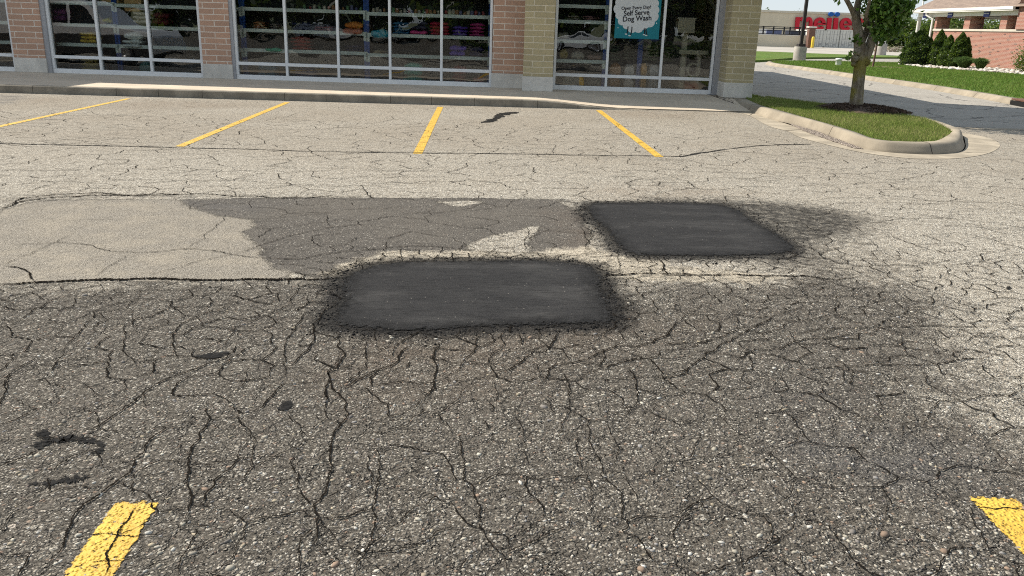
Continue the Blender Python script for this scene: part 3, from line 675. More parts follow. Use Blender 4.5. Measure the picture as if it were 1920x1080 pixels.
# ------------------------------------------------------------------ loose and exposed pebbles in the foreground
ico = bmesh.new(); bmesh.ops.create_icosphere(ico, subdivisions=1, radius=1.0)
ico.verts.index_update(); IV = np.array([v.co[:] for v in ico.verts]); IF = np.array([[v.index for v in f.verts] for f in ico.faces]); ico.free()
def pebbles(name, PX, PY, R, pal, mat, squash=.55, z=0.0):
    n = len(PX); an = RNG.uniform(0, 6.28, n)
    S = np.stack([R * RNG.uniform(.8, 1.5, n), R * RNG.uniform(.6, 1.0, n), R * RNG.uniform(.35, .7, n) * squash / .55], 1)
    L = IV[None] * (1 + RNG.uniform(-.22, .22, (n, len(IV), 1))) * S[:, None, :]
    c, s_ = np.cos(an)[:, None], np.sin(an)[:, None]
    V_ = np.stack([L[..., 0] * c - L[..., 1] * s_ + PX[:, None], L[..., 0] * s_ + L[..., 1] * c + PY[:, None], L[..., 2] + z + np.zeros(n)[:, None]], -1).reshape(-1, 3)
    F_ = (IF[None] + (np.arange(n) * len(IV))[:, None, None]).reshape(-1, 3)
    cols = np.repeat(pal[RNG.integers(0, len(pal), n)] * RNG.uniform(.75, 1.2, (n, 1)), len(IF), 0)
    return npmesh(name, V_, F_, mat, cols=np.clip(cols, 0, 1), smooth=True)
stn_m = NT('pebble'); stn_m.bsdf(stn_m.mix(stn_m.rng(stn_m.noise(300, 2), .3, .7, 0, .35), stn_m.attr('tone', 'Color'), (.12, .10, .08)), .8)
n = 4200
u_ = RNG.uniform(0, 1, n) ** 2.0
PYs = 1.9 + u_ * 5.2; PXs = RNG.uniform(-1, 1, n) * (.62 * PYs + .5)
ok = (poly_sd(PXs, PYs, GP(PATCH1)) < -.05) & (poly_sd(PXs, PYs, GP(REG['dark'])) > 0)
PXs, PYs = PXs[ok], PYs[ok]
pal = np.array([(.40, .37, .30), (.46, .43, .36), (.34, .31, .25), (.28, .255, .21), (.22, .20, .165), (.24, .23, .22), (.25, .175, .125), (.33, .28, .20), (.17, .155, .14), (.52, .50, .45)])
pb = pebbles('gravel', PXs, PYs, RNG.gamma(3.0, .0014, len(PXs)) + .0022, pal, stn_m.m, .5)
tag(pb, 'pale and rusty pebbles exposed in the worn foreground asphalt', 'gravel', kind='stuff')

# crumbs of fresh mix along the ragged patch edges
CX, CY = [], []
for pl in (PATCH1, PATCH2):
    g_ = GP(pl); X_ = [p[0] for p in g_]; Y_ = [p[1] for p in g_]
    a = RNG.uniform(min(X_) - .4, max(X_) + .5, 30000); b = RNG.uniform(min(Y_) - .4, max(Y_) + .4, 30000); d_ = poly_sd(a, b, g_)
    keep = np.abs(d_ + .04) < RNG.exponential(.045, len(a)); keep &= RNG.uniform(0, 1, len(a)) < .4
    CX.append(a[keep]); CY.append(b[keep])
CX, CY = np.concatenate(CX), np.concatenate(CY)
crm = NT('crumb'); crm.bsdf(crm.attr('tone', 'Color'), .85, spec=.1)
cro = pebbles('asphalt_crumbs', CX, CY, RNG.gamma(3, .0010, len(CX)) + .0014, np.array([(.010, .0095, .0095), (.018, .017, .017), (.030, .028, .027), (.055, .05, .046)]), crm.m, .7, .002)
tag(cro, 'loose black crumbs scattered along the ragged edges of the fresh patches', 'gravel', kind='stuff')
# ------------------------------------------------------------------ pavement and kerb in front of the shop
KY = 17.12
CONC = concrete_mat('pavement_concrete', (.56, .475, .37), .2)
KERBM = concrete_mat('kerb_concrete', (.31, .275, .22), .45, scale=1.6)
TANC = concrete_mat('tan_concrete', (.345, .297, .228), .36)
def zf(x):
    if x < 0.9: return .15
    if x > 3.0: return .014
    q = (x - .9) / 2.1; q = q * q * (3 - 2 * q); return .15 + (.014 - .15) * q
sw = MB(); gxs = [-60, -40, -25] + [-16 + .4 * i for i in range(int((5.7 + 16) / .4) + 1)] + [5.75]
gys = [KY + .185, KY + .6, KY + 1.2, KY + 1.8, KY + 2.4, 20.0, 26.0]
Vs = []
for y in gys:
    for x in gxs:
        q = min(1, (y - KY) / 2.4); Vs.append((x, y, zf(x) + (.15 - zf(x)) * q))
n_ = len(gxs)
sw.add(Vs, [(j * n_ + i, j * n_ + i + 1, (j + 1) * n_ + i + 1, (j + 1) * n_ + i) for j in range(len(gys) - 1) for i in range(n_ - 1)])
sw.add([(x, KY + .185, -.06) for x in gxs] + [(x, KY + .185, zf(x)) for x in gxs], [(i, i + 1, n_ + i + 1, n_ + i) for i in range(n_ - 1)])
side = sw.build('sidewalk', CONC); tag(side, 'concrete pavement along the shop front sloping down to a dropped kerb', kind='structure')
kb = MB(); x = -40.0; random.seed(3)
while x < 3.05:
    L = random.choice((.82, .86, 1.62, 1.28)); a, b = x + .004, min(x + L, 3.1) - .004; x += L
    m_ = max(1, int((b - a) / .3)) if b > .5 else 1
    for i in range(m_):
        p, q = a + (b - a) * i / m_, a + (b - a) * (i + 1) / m_
        dy = random.uniform(-.006, .006)
        prof = lambda xx: [(xx, KY + dy, -.08), (xx, KY + .004 + dy, zf(xx) - .016), (xx, KY + .018 + dy, zf(xx)), (xx, KY + .178, zf(xx) - .001), (xx, KY + .178, -.08)]
        kb.add(prof(p) + prof(q), [(0, 5, 6, 1), (1, 6, 7, 2), (2, 7, 8, 3), (3, 8, 9, 4)] + ([(0, 1, 2, 3, 4)] if i == 0 else []) + ([(9, 8, 7, 6, 5)] if i == m_ - 1 else []))
kb.add([(-40, KY + .03, -.05), (3.0, KY + .03, -.05), (3.0, KY + .03, .012), (.9, KY + .03, .135), (-40, KY + .03, .135)], [(0, 1, 2, 3, 4)])
kerb = kb.build('sidewalk_kerb', KERBM); tag(kerb, 'dark weathered concrete kerb in short lengths along the pavement', kind='structure')

# ------------------------------------------------------------------ island, gutter, road
KO = [(1352, 188), (1378, 202), (1402, 209.5), (1450, 225), (1483, 233), (1533, 247.5), (1583, 266.7), (1620, 279), (1650, 284.5), (1683, 287.5), (1733, 290), (1767, 289), (1797, 285.5), (1808, 277), (1806, 264), (1799, 253)]
KI = [(1362, 175.5), (1385, 179), (1423, 196), (1467, 208), (1495, 216), (1550, 231), (1600, 246), (1633, 258), (1660, 263), (1683, 264.5), (1717, 265.5), (1742, 265), (1758, 263), (1775, 255), (1783, 248.5), (1781, 243)]
O_ = [G(*p) for p in KO]; I_ = [G(*p, .15) for p in KI]
Rr = [(8.42, 15.5), (8.22, 16.6), (7.85, 17.8), (7.35, 19.0), (6.9, 20.1), (6.72, 21.2), (6.72, 45)]
O_ += [Vector((x, y, 0)) for x, y in Rr]; I_ += [Vector((x - .15, y - .06, .15)) for x, y in Rr]
def catmull(P, k=5):
    out = []
    for i in range(len(P) - 1):
        p0, p1, p2, p3 = P[max(i - 1, 0)], P[i], P[i + 1], P[min(i + 2, len(P) - 1)]
        for j in range(k):
            t_ = j / k
            out.append(.5 * ((2 * p1) + (p2 - p0) * t_ + (2 * p0 - 5 * p1 + 4 * p2 - p3) * t_ * t_ + (3 * p1 - p0 - 3 * p2 + p3) * t_ ** 3))
    return out + [P[-1]]
Oc, Ic = catmull(O_), catmull(I_)
def kerb_loft(O, I, name, mat, h=.15, joints=(), toe=.0):
    mb = MB(); prof = [(-.0, -.06), (0, .012), (.10, .05), (.2, h * .62), (.30, h * .86), (.40, h * .97), (.52, h), (1.0, h), (1.0, h - .08)]
    k = len(prof); V_ = []
    for o, i in zip(O, I):
        d = Vector((i.x - o.x, i.y - o.y, 0)); L_ = d.length
        if L_ < .33: f = 1
        else: f = 1
        for a, z in prof: V_.append((o.x + d.x * a, o.y + d.y * a, z))
    mb.add(V_, [(i * k + j, (i + 1) * k + j, (i + 1) * k + j + 1, i * k + j + 1) for i in range(len(O) - 1) for j in range(k - 1)], True)
    for q in joints:
        o, i = O[q], I[q]; d = Vector((i.x - o.x, i.y - o.y, 0)); tdir = (O[min(q + 1, len(O) - 1)] - O[q]).normalized()
        W = []
        for a, z in prof[1:-1]:
            p = Vector((o.x + d.x * a, o.y + d.y * a, z)) + Vector((-d.x, -d.y, 0)).normalized() * .0025 + Vector((0, 0, .0025))
            W += [tuple(p - tdir * .006), tuple(p + tdir * .006)]
        mb.cur = 1; mb.add(W, [(2 * r, 2 * r + 1, 2 * r + 3, 2 * r + 2) for r in range(len(prof) - 3)]); mb.cur = 0
    return mb.build(name, [mat, JOINT])
JOINT = simple('joint_dirt', (.06, .05, .04), .95)
ik = kerb_loft(Oc, Ic, 'island_kerb', TANC, joints=(10, 27, 52)); tag(ik, 'rounded tan concrete kerb around the grass island with the tree', kind='structure')
gut_o = [(1160, 206.5), (1250, 206.5), (1340, 206), (1378, 210), (1405, 217), (1440, 236), (1478, 247), (1500, 258), (1560, 274), (1620, 287), (1690, 296), (1740, 298.5), (1800, 297), (1845, 290), (1868, 281), (1875, 272), (1866, 264), (1848, 257.5), (1815, 251)]
gut_i = [tuple(o[:2]) for o in Oc[:78]][::-1]
gp_ = [tuple(v[:2]) for v in catmull([Vector(G(*p)) for p in gut_o], 3)] + [(Oc[77].x - .05, Oc[77].y)] + [(p[0] + 0.02, p[1]) for p in gut_i if p[1] < 20] + [(5.7, 18.9), (5.7, 17.9), (3.0, KY + .19)]
gm = MB(); gm.add([(a, b, .0045) for a, b in gp_], [tuple(range(len(gp_)))])
for p, q in [((1470, 246), (1512, 243)), ((1405, 217), (1412, 212.5)), ((1786, 286), (1862, 287.5))]:
    a, b = G(*p), G(*q); ribbon(gm, [p, q], 14, .0085, 3, .02, False)
gm.mi[1:] = [1] * (len(gm.mi) - 1)
gut = gm.build('gutter', [concrete_mat('gutter_concrete', (.40, .345, .265), .4, scale=1.5), JOINT]); tag(gut, 'tan concrete gutter strip skirting the island kerb', kind='structure')

road_m = NT('road_asphalt')
rn = road_m.noise(.8, 5, .6); rv = road_m.vor(90); rc_ = road_m.n('SeparateColor'); road_m.l(rv.outputs['Color'], rc_.inputs[0])
rcol = road_m.mix(rc_.outputs[0], (.19, .175, .152), (.44, .41, .36))
rcol = road_m.mix(road_m.rng(rn, .35, .7, 0, .5), rcol, (.23, .21, .182))
rw = road_m.vor(.5, 'DISTANCE_TO_EDGE', vec=road_m.mapping(road_m.noise(1.2, 4, .6, out=1), (1, 1, 1)))
rk = road_m.n('VectorMath', operation='ADD'); road_m.l(road_m.co(), rk.inputs[0]); rks = road_m.n('VectorMath', operation='SCALE'); road_m.l(road_m.noise(1.5, 5, .65, out=1), rks.inputs[0]); rks.inputs['Scale'].default_value = .7; road_m.l(rks.outputs[0], rk.inputs[1])
rce = road_m.vor(.42, 'DISTANCE_TO_EDGE', vec=rk.outputs[0])
rcol = road_m.mix(road_m.math('MULTIPLY', road_m.rng(rce.outputs[0], .012, .004), .8), rcol, (.03, .028, .026))
road_m.bsdf(rcol, .9, road_m.bump(road_m.noise(150, 3, .7), .7, .006), spec=.2)
rd = MB(); seamY = G(1840, 240.5).y
rd.add([(8.3, seamY, .004), (13.4, seamY, .004), (15.2, 24, .004), (60, 24, .004), (140, 70, .004), (140, 72, .004), (6.4, 72, .004), (6.4, 19.5, .004)], [tuple(range(8))])
road = rd.build('road', road_m.m); tag(road, 'grey asphalt service road curving past the island', kind='structure')
rs = MB(); rs.add([(8.4, seamY - .18, .0045), (13.3, seamY - .22, .0045), (13.3, seamY + .03, .0075), (8.4, seamY + .05, .0075)], [(0, 1, 2, 3)])
rso = rs.build('road_seam', TANC); tag(rso, 'pale strip across the road mouth', kind='structure')
ld = MB(); fl = [(6.4, 72.05), (140, 72.05), (400, 200), (400, 420), (-60, 420), (6.4, 200)]
ld.add([(a, b, .0) for a, b in fl], [tuple(range(6))])
FARC = simple('far_concrete', (.36, .33, .285), .9, var=.12, scale=.12)
fpl = ld.build('far_parking_lot', FARC); tag(fpl, 'pale far parking lot in front of the big store', kind='structure')
gd = MB(); gd.add([(-2500, -2500, -.06), (2500, -2500, -.06), (2500, 2500, -.06), (-2500, 2500, -.06)], [(0, 1, 2, 3)])
gro = gd.build('ground', simple('ground_soil', (.13, .14, .07), .95, var=.3, scale=.02)); tag(gro, 'open ground out to the horizon', kind='structure')

# lawns
def grass_mat(name, base, dry):
    t = NT(name); n1 = t.noise(.35, 4, .6); n2 = t.noise(3.0, 5, .7, vec=t.mapping(t.co(), (1, .45, 1))); n3 = t.noise(70, 3, .6)
    c = t.mix(t.rng(n2, .35, .68), base, tuple(x * 1.55 for x in base)); c = t.mix(t.rng(n1, .42, .7, 0, .55), c, dry)
    c = t.mix(t.rng(n3, .35, .7, 0, .5), c, tuple(x * .55 for x in base))
    t.bsdf(c, .9, t.bump(n3, .8, .03), spec=.1); return t.m
GRASS = grass_mat('lawn_grass', (.082, .135, .026), (.17, .175, .05))
blade = NT('grass_blade'); bt = blade.attr('tone', 'Color')
bd = blade.n('BsdfDiffuse'); blade.l(bt, bd.inputs[0]); btr = blade.n('BsdfTranslucent'); blade.l(bt, btr.inputs[0]); bmx = blade.n('MixShader'); bmx.inputs[0].default_value = .35
blade.l(bd.outputs[0], bmx.inputs[1]); blade.l(btr.outputs[0], bmx.inputs[2]); blade.l(bmx.outputs[0], blade.out.inputs[0]); BLADE = blade.m
def blades(name, PX, PY, Z, h, w, base, dry, label, dryk=.3):
    n = len(PX); an = RNG.uniform(0, 6.28, n); hh_ = h * RNG.uniform(.5, 1.3, n); lean = RNG.normal(0, .45, (n, 2)) * hh_[:, None]
    a = np.stack([PX - np.cos(an) * w, PY - np.sin(an) * w, Z + np.zeros(n)], 1); b = np.stack([PX + np.cos(an) * w, PY + np.sin(an) * w, Z + np.zeros(n)], 1)
    c = np.stack([PX + lean[:, 0], PY + lean[:, 1], Z + hh_], 1)
    V_ = np.stack([a, b, c], 1).reshape(-1, 3); F_ = np.arange(3 * n).reshape(n, 3)
    patch = .5 + .5 * np.sin(PX * 2.3 + 1.7 * np.sin(PY * 1.1)) * np.sin(PY * 1.9 + 1.3 * np.sin(PX * 1.7)); k = (RNG.uniform(0, 1, (n, 1)) ** 2 * dryk * (1.0 + 2.6 * patch[:, None])).clip(0, 1); cols = (np.array(base) * (1 - k) + np.array(dry) * k) * RNG.uniform(.6, 1.4, (n, 1))
    o = npmesh(name, V_, F_, BLADE, cols=cols); return tag(o, label, 'grass', kind='stuff')
def scatter(poly, n):
    X = [p[0] for p in poly]; Y = [p[1] for p in poly]
    px = RNG.uniform(min(X), max(X), n); py = RNG.uniform(min(Y), max(Y), n); k = poly_sd(px, py, poly) > .01
    return px[k], py[k]
isl = [tuple(i[:2]) for i in Ic if i.y < 30] + [(6.45, 30), (6.45, 20.0)]
im = MB(); im.add([(a, b, .142) for a, b in isl], [tuple(range(len(isl)))])
io = im.build('island_lawn', GRASS); tag(io, 'grass surface of the kerbed island', kind='structure')
a, b = scatter([p for p in isl if p[1] < 22], 60000)
blades('island_grass', a, b, .14, .05, .005, (.165, .225, .05), (.40, .345, .17), 'short green grass with dry tips on the island', .30)
LK = [(13.3, 10), (13.2, 14), (13.35, 18), tuple(G(1897, 196.5)[:2]), tuple(G(1800, 178.5)[:2]), tuple(G(1700, 162)[:2]), tuple(G(1600, 147)[:2]), tuple(G(1540, 137.5)[:2]), tuple(G(1490, 130)[:2]), tuple(G(1455, 125.5)[:2])]
LK += [(15.4, 46.3), (16.3, 48.3), (17.8, 49.9), (20.5, 51.2), (26.6, 53.3), (36, 55.5), (60, 58)]
LKc = catmull([Vector((x, y, 0)) for x, y in LK], 4)
LKi = []
for i, p in enumerate(LKc):
    d = (LKc[min(i + 1, len(LKc) - 1)] - LKc[max(i - 1, 0)]).normalized(); LKi.append(p + Vector((d.y, -d.x, 0)) * .30 + Vector((0, 0, .15)))
lk = kerb_loft(LKc, LKi, 'road_kerb', TANC, joints=(9, 12, 15, 18, 21, 24, 27, 31)); tag(lk, 'long tan kerb along the far side of the service road', kind='structure')
lawn = [tuple(i[:2]) for i in LKi] + [(60, 10)]
lm = MB(); lm.add([(a, b, .146) for a, b in lawn], [tuple(range(len(lawn)))])
lo = lm.build('lawn', GRASS); tag(lo, 'mown green lawn beside the red brick building', kind='structure')
a, b = scatter([p for p in lawn if p[0] < 30 and p[1] < 54] + [(30, 12)], 150000)
blades('lawn_grass', a, b, .146, .07, .009, (.105, .195, .034), (.24, .25, .08), 'mown lawn grass between the road kerb and the brick building', .3)
FS = [(1395, 114), (1440, 112), (1480, 109), (1520, 107.5), (1600, 107), (1700, 107.5), (1760, 108)]; FT = [(1760, 105), (1700, 104.5), (1600, 102.5), (1500, 99), (1440, 96.5), (1395, 95.5)]
fs = [tuple(G(*p, .12)[:2]) for p in FS + FT]
fm = MB(); fm.add([(a, b, .12) for a, b in fs] + [(a, b, -.02) for a, b in fs], [tuple(range(len(fs)))] + [(i, len(fs) + i, len(fs) + (i + 1) % len(fs), (i + 1) % len(fs)) for i in range(len(fs))])
fo = fm.build('far_verge', GRASS); tag(fo, 'narrow green grass verge across the side road', kind='structure')

# storm drain in the road kerb
dr = empty('storm_drain', (0, 0, 0)); p0 = G(1897, 196.5); p1 = Vector((13.45, 19.6, 0))
d = (p1 - p0).normalized(); rz = math.atan2(d.y, d.x); Mx = Matrix.Translation(p0) @ Matrix.Rotation(rz, 4, 'Z')
DARK = simple('opening_shade', (.006, .006, .006), .9); RUSTM = simple('rusty_iron', (.13, .065, .045), .8, var=.3, scale=20)
m = MB(); m.box((-.02, -.03, .125), (1.3, .42, .17), Mx, .01); m.build('cover', RUSTM, dr)
m = MB(); m.box((.0, -.055, .006), (1.28, .0, .118), Mx); m.build('throat', DARK, dr)  # solid black box, the shade of the opening put into its colour
tag(dr, 'rusty storm drain opening set into the kerb at the right edge', 'drain')

# mulch round the tree
TB = G(1605, 206, .15)
cx, cy = TB.x + .12, TB.y - .02
mm = MB(); pr = []
rings = 9; seg = 36
V_ = [(cx, cy, .27)]
for r in range(1, rings + 1):
    for k in range(seg):
        a_ = 2 * math.pi * k / seg; q = r / rings
        rr = (1 + .10 * math.sin(3 * a_ + 1) + .07 * math.sin(5 * a_))
        V_.append((cx + .88 * q * rr * math.cos(a_), cy + 1.0 * q * rr * math.sin(a_), .15 + .11 * (1 - q * q) + random.uniform(-.012, .012) - (.02 if r == rings else 0)))
F_ = [(0, 1 + k, 1 + (k + 1) % seg) for k in range(seg)] + [(1 + (r - 1) * seg + k, 1 + r * seg + k, 1 + r * seg + (k + 1) % seg, 1 + (r - 1) * seg + (k + 1) % seg) for r in range(1, rings) for k in range(seg)]
mm.add(V_, F_)
MUL = simple('mulch_bark', (.075, .050, .036), .95, var=.5, scale=40, bump=1.0, bscale=70)
mo = mm.build('mulch_bed', MUL); tag(mo, 'low mound of dark bark mulch round the tree foot', 'mulch', kind='stuff')
n = 2600; an = RNG.uniform(0, 6.28, n); rr = np.sqrt(RNG.uniform(0, 1, n)) * 1.02
P_ = np.stack([cx + .88 * rr * np.cos(an), cy + rr * np.sin(an), .16 + .11 * np.clip(1 - rr ** 2, 0, 1)], 1)
V_, F_ = leaf_faces(P_, .035, .3, up=2.5)
pal = np.array([(.10, .065, .045), (.06, .04, .03), (.16, .11, .08), (.04, .03, .025)])
mc = npmesh('mulch_chips', V_, F_, BLADE, cols=pal[RNG.integers(0, 4, n)]); mc.parent = mo
# gravel collected in the gutter
gx_, gy_ = scatter([tuple(G(*p)[:2]) for p in [(1478, 232), (1533, 247.5), (1583, 266.7), (1622, 281), (1600, 279), (1560, 266), (1510, 248)]], 5200)
pbl = np.array([(.30, .25, .21), (.22, .18, .15), (.40, .34, .28), (.16, .13, .11)])
gg2 = pebbles('gutter_gravel', gx_, gy_, RNG.uniform(.006, .018, len(gx_)), pbl, stn_m.m, .6, .01); tag(gg2, 'loose reddish gravel washed into the gutter by the island kerb', 'gravel', kind='stuff')
gx_, gy_ = scatter([tuple(G(*p)[:2]) for p in [(1300, 180), (1340, 176), (1356, 190), (1380, 203), (1362, 200), (1330, 192)]], 2600)
dbz = np.array([zf(q) + (.15 - zf(q)) * min(1, (r - KY) / 2.4) for q, r in zip(gx_, gy_)])
gg3 = pebbles('leaf_debris', gx_, gy_, RNG.uniform(.005, .018, len(gx_)), np.array([(.11, .09, .075), (.07, .06, .05), (.16, .13, .11)]), stn_m.m, .3, 0.0)
co_ = np.empty(len(gg3.data.vertices) * 3, np.float32); gg3.data.vertices.foreach_get('co', co_); co_ = co_.reshape(-1, 3); co_[:, 2] += np.repeat(dbz, len(IV)) + .004; gg3.data.vertices.foreach_set('co', co_.ravel())
tag(gg3, 'dark leaf debris piled in the pavement corner by the olive pier', 'debris', kind='stuff')

# ------------------------------------------------------------------ street tree on the island
BARK = NT('tree_bark')
bz = BARK.n('SeparateXYZ'); BARK.l(BARK.co('Object'), bz.inputs[0])
bn = BARK.noise(9, 5, .7, vec=BARK.mapping(BARK.co(), (1, 1, .28))); bn2 = BARK.noise(55, 4, .7, vec=BARK.mapping(BARK.co(), (1, 1, .3))); bn3 = BARK.noise(2.6, 3, .6)
bc = BARK.mix(BARK.rng(bn, .35, .68), (.15, .118, .085), (.34, .295, .235))
moss = BARK.math('MULTIPLY', BARK.rng(bn3, .38, .56), BARK.math('MULTIPLY', BARK.rng(bz.outputs[2], .02, .35), BARK.rng(bz.outputs[2], 1.15, .95)))
bc = BARK.mix(BARK.math('MULTIPLY', moss, .85), bc, (.215, .185, .04))
bc = BARK.mix(BARK.rng(bn2, .55, .72, 0, .7), bc, (.05, .038, .028))
BARK.bsdf(bc, .95, BARK.bump(BARK.math('ADD', bn, bn2), .9, .03), spec=.1)
LEAF = NT('tree_leaf'); lc = LEAF.attr('tone', 'Color')
l1 = LEAF.n('BsdfPrincipled'); LEAF.l(lc, l1.inputs['Base Color']); l1.inputs['Roughness'].default_value = .42; l1.inputs['Specular IOR Level'].default_value = .4
l2 = LEAF.n('BsdfTranslucent'); LEAF.l(LEAF.mix(.5, lc, (.16, .22, .02)), l2.inputs[0]); l3 = LEAF.n('MixShader'); l3.inputs[0].default_value = .5
LEAF.l(l1.outputs[0], l3.inputs[1]); LEAF.l(l2.outputs[0], l3.inputs[2]); LEAF.l(l3.outputs[0], LEAF.out.inputs[0]); LEAF = LEAF.m
tr = empty('street_tree', TB)
def TL(px, py, dy=0.0): return AY(px, py, TB.y + dy) - TB
m = MB()
trunk = [TL(1604.5, 214), TL(1605, 205), TL(1606, 185), TL(1608.5, 160), TL(1611, 140), TL(1613, 122), TL(1615, 108), TL(1613, 92), TL(1610.5, 70)]
m.tube(trunk, [.18, .145, .128, .119, .117, .12, .13, .12, .10], 16)
m.tube([TL(1610.5, 74), TL(1607.5, 50, -.02), TL(1605, 34), TL(1606, 20, .05), TL(1610, 0, .1), TL(1616, -50, .2), TL(1626, -120, .3), TL(1630, -190, .3)], [.10, .088, .085, .068, .058, .05, .035, .012], 12)
m.tube([TL(1605, 36), TL(1600, 24, -.1), TL(1593, 10, -.15), TL(1583, -8, -.2), TL(1565, -50, -.4), TL(1548, -110, -.5), TL(1540, -160, -.5)], [.062, .052, .046, .042, .036, .022, .01], 10)
m.tube([TL(1617, 112), TL(1626, 100), TL(1632, 84), TL(1637, 66, -.03), TL(1645, 48, -.05), TL(1655, 30, -.1), TL(1668, 8, -.1), TL(1684, -25, -.15), TL(1705, -80, -.2), TL(1722, -150, -.2)], [.11, .10, .09, .08, .068, .058, .05, .042, .028, .01], 12)
m.tube([TL(1612, 84), TL(1624, 60, .15), TL(1634, 36, .3), TL(1642, 8, .5), TL(1654, -40, .7), TL(1660, -110, .9)], [.08, .066, .055, .046, .034, .012], 10)
m.tube([TL(1645, 48, -.05), TL(1662, 40, -.25), TL(1680, 30, -.4), TL(1698, 18, -.5)], [.04, .03, .02, .008], 8)
m.tube([TL(1626, 56, .1), TL(1624, 30, -.3), TL(1630, 5, -.5), TL(1640, -40, -.8)], [.04, .035, .028, .012], 8)
bl_ = bmesh.new(); bmesh.ops.create_icosphere(bl_, subdivisions=3, radius=1)
for (px, py, r) in ((1603, 110, .075), (1624, 116, .08), (1609, 97, .09), (1618, 92, .085), (1601, 120, .05)):
    b2 = bl_.copy(); c_ = TL(px, py, -.05)
    for v in b2.verts: v.co = c_ + v.co * r * (1 + .25 * math.sin(v.co.x * 9 + px) * math.cos(v.co.z * 8))
    m.bm(b2, smooth=True)
bl_.free()
m.build('trunk', BARK.m, tr)
cl = []  # leaf clumps (centre, radius, count)
for px, py, dy, r, c_ in [(1634, 10, -.2, .15, 70), (1642, 24, -.2, .17, 110), (1656, 14, -.3, .24, 300), (1673, 22, -.2, .24, 290), (1690, 12, -.3, .2, 210), (1698, 20, -.35, .12, 70), (1662, 44, -.25, .20, 220), (1648, 58, -.3, .15, 80), (1652, 70, -.3, .10, 55), (1676, 42, -.2, .18, 170),
                           (1640, 4, .3, .3, 170), (1665, 0, .4, .35, 320), (1690, 2, .2, .25, 180), (1707, 6, -.4, .10, 40), (1684, 54, -.1, .10, 50), (1670, 60, .1, .16, 90), (1655, 40, .4, .25, 180), (1632, 44, .3, .13, 40), (1601, 76, -.1, .05, 10), (1607, 70, -.15, .05, 14), (1596, 101, -.15, .05, 9), (1591, 108, -.2, .05, 9), (1613, 80, -.2, .05, 10)]:
    cl.append((TL(px, py, dy), r, c_))
top = TL(1640, -150)
for i in range(150):
    a_ = random.uniform(0, 6.28); q = random.uniform(0, 1) ** .5; hz = random.uniform(-1, 1)
    e = math.sqrt(max(0, 1 - hz * hz * .92))
    c_ = top + Vector((1.55 * q * e * math.cos(a_), 1.55 * q * e * math.sin(a_), 1.35 * hz + .25))
    if c_.z < 2.42 and c_.x < .25: continue
    if c_.z < 2.2: c_.z += .4
    cl.append((c_, random.uniform(.22, .42), 60))
P_ = np.vstack([np.array(c) + RNG.normal(0, 1, (k, 3)) * r * .55 for c, r, k in cl])
V_, F_ = leaf_faces(P_, .055, .55, droop=-.5)
pal = np.array([(.08, .17, .028), (.13, .25, .042), (.19, .32, .06), (.05, .11, .022), (.26, .37, .11)])
npmesh('crown', V_, F_, LEAF, tr, cols=pal[RNG.integers(0, 5, len(P_))] * RNG.uniform(.75, 1.2, (len(P_), 1)))
tag(tr, 'forked street tree with moss-yellowed trunk standing in bark mulch on the island', 'tree')
# ------------------------------------------------------------------ shop building
store = empty('shop_building', FO, FA)
tag(store, 'red and olive brick shop front with aluminium framed display windows', 'building')
RB = brick_mat('brick_red_brown', (.54, .33, .225), (.43, .27, .19), (.74, .66, .56), .505, .1325, .011)
OB = brick_mat('brick_olive_tan', (.49, .41, .24), (.38, .315, .185), (.68, .60, .45), .505, .1335, .010)
STONE = concrete_mat('cast_stone', (.70, .66, .59), .25, scale=1.5)
ALU = simple('brushed_aluminium', (.76, .76, .75), .42, metal=.0, var=.04, spec=.5)
ALUD = simple('grey_jamb', (.36, .36, .37), .5, metal=.2, var=.05)
glz = NT('shop_glass'); fr = glz.n('Fresnel'); fr.inputs[0].default_value = 1.55
gt = glz.n('BsdfTransparent'); gt.inputs[0].default_value = (.92, .95, .93, 1); gs = glz.n('BsdfGlossy'); gs.inputs['Roughness'].default_value = 0.0; gs.inputs[0].default_value = (.9, .93, .95, 1)
gwn = glz.noise(1.1, 2, .5)
glz.l(glz.bump(gwn, .25, .02), gs.inputs['Normal'])
gx2 = glz.n('MixShader'); glz.l(glz.math('MULTIPLY_ADD', fr.outputs[0], 1.5, .025, clamp=True), gx2.inputs[0]); glz.l(gt.outputs[0], gx2.inputs[1]); glz.l(gs.outputs[0], gx2.inputs[2]); glz.l(gx2.outputs[0], glz.out.inputs[0]); GLASS = glz.m
WH = 3.05
def brick_pier(u0, u1, v0, v1, mat, top=5.68, base=.335, prow=0.012):
    m = MB(); m.box((u0, v0, base), (u1, v1, top)); p = m.build('brick_pier', mat, store)
    s_ = MB(); s_.box((u0 - prow, v0 - prow, 0.0), (u1 + prow, v1, base - .002), None, .008); s_.build('stone_base', STONE, p); return p
TV = -.72
p1a, p1b = fu(33), fu(91); p2a, p2b = fu(383.5), fu(437); p3a = fu(922.5); t0 = fu(979.5, TV, 168); t1 = fu(1035, TV, 170); rp0 = fu(1356.5, TV, 178); rp1 = fu(1409, TV, 178)
brick_pier(p1a, p1b, -.04, .5, RB); brick_pier(p2a, p2b, -.04, .5, RB); brick_pier(p3a, t0 - .004, -.04, .5, RB)
brick_pier(t0, t1, TV, .5, OB, 8.2, .325); brick_pier(rp0, rp1, TV, .5, OB, 8.2, .335)
m = MB(); m.box((-15.59, -.04, WH + .002), (p1a - .0, .5, 5.68)); m.box((p1b, -.04, WH), (p2a, .5, 5.678)); m.box((p2b, -.04, WH), (p3a, .5, 5.678)); m.build('upper_wall', RB, store)
m = MB(); m.box((t1 + .0, TV + .003, WH), (rp0, .5, 8.198)); m.build('tower_wall', OB, store)
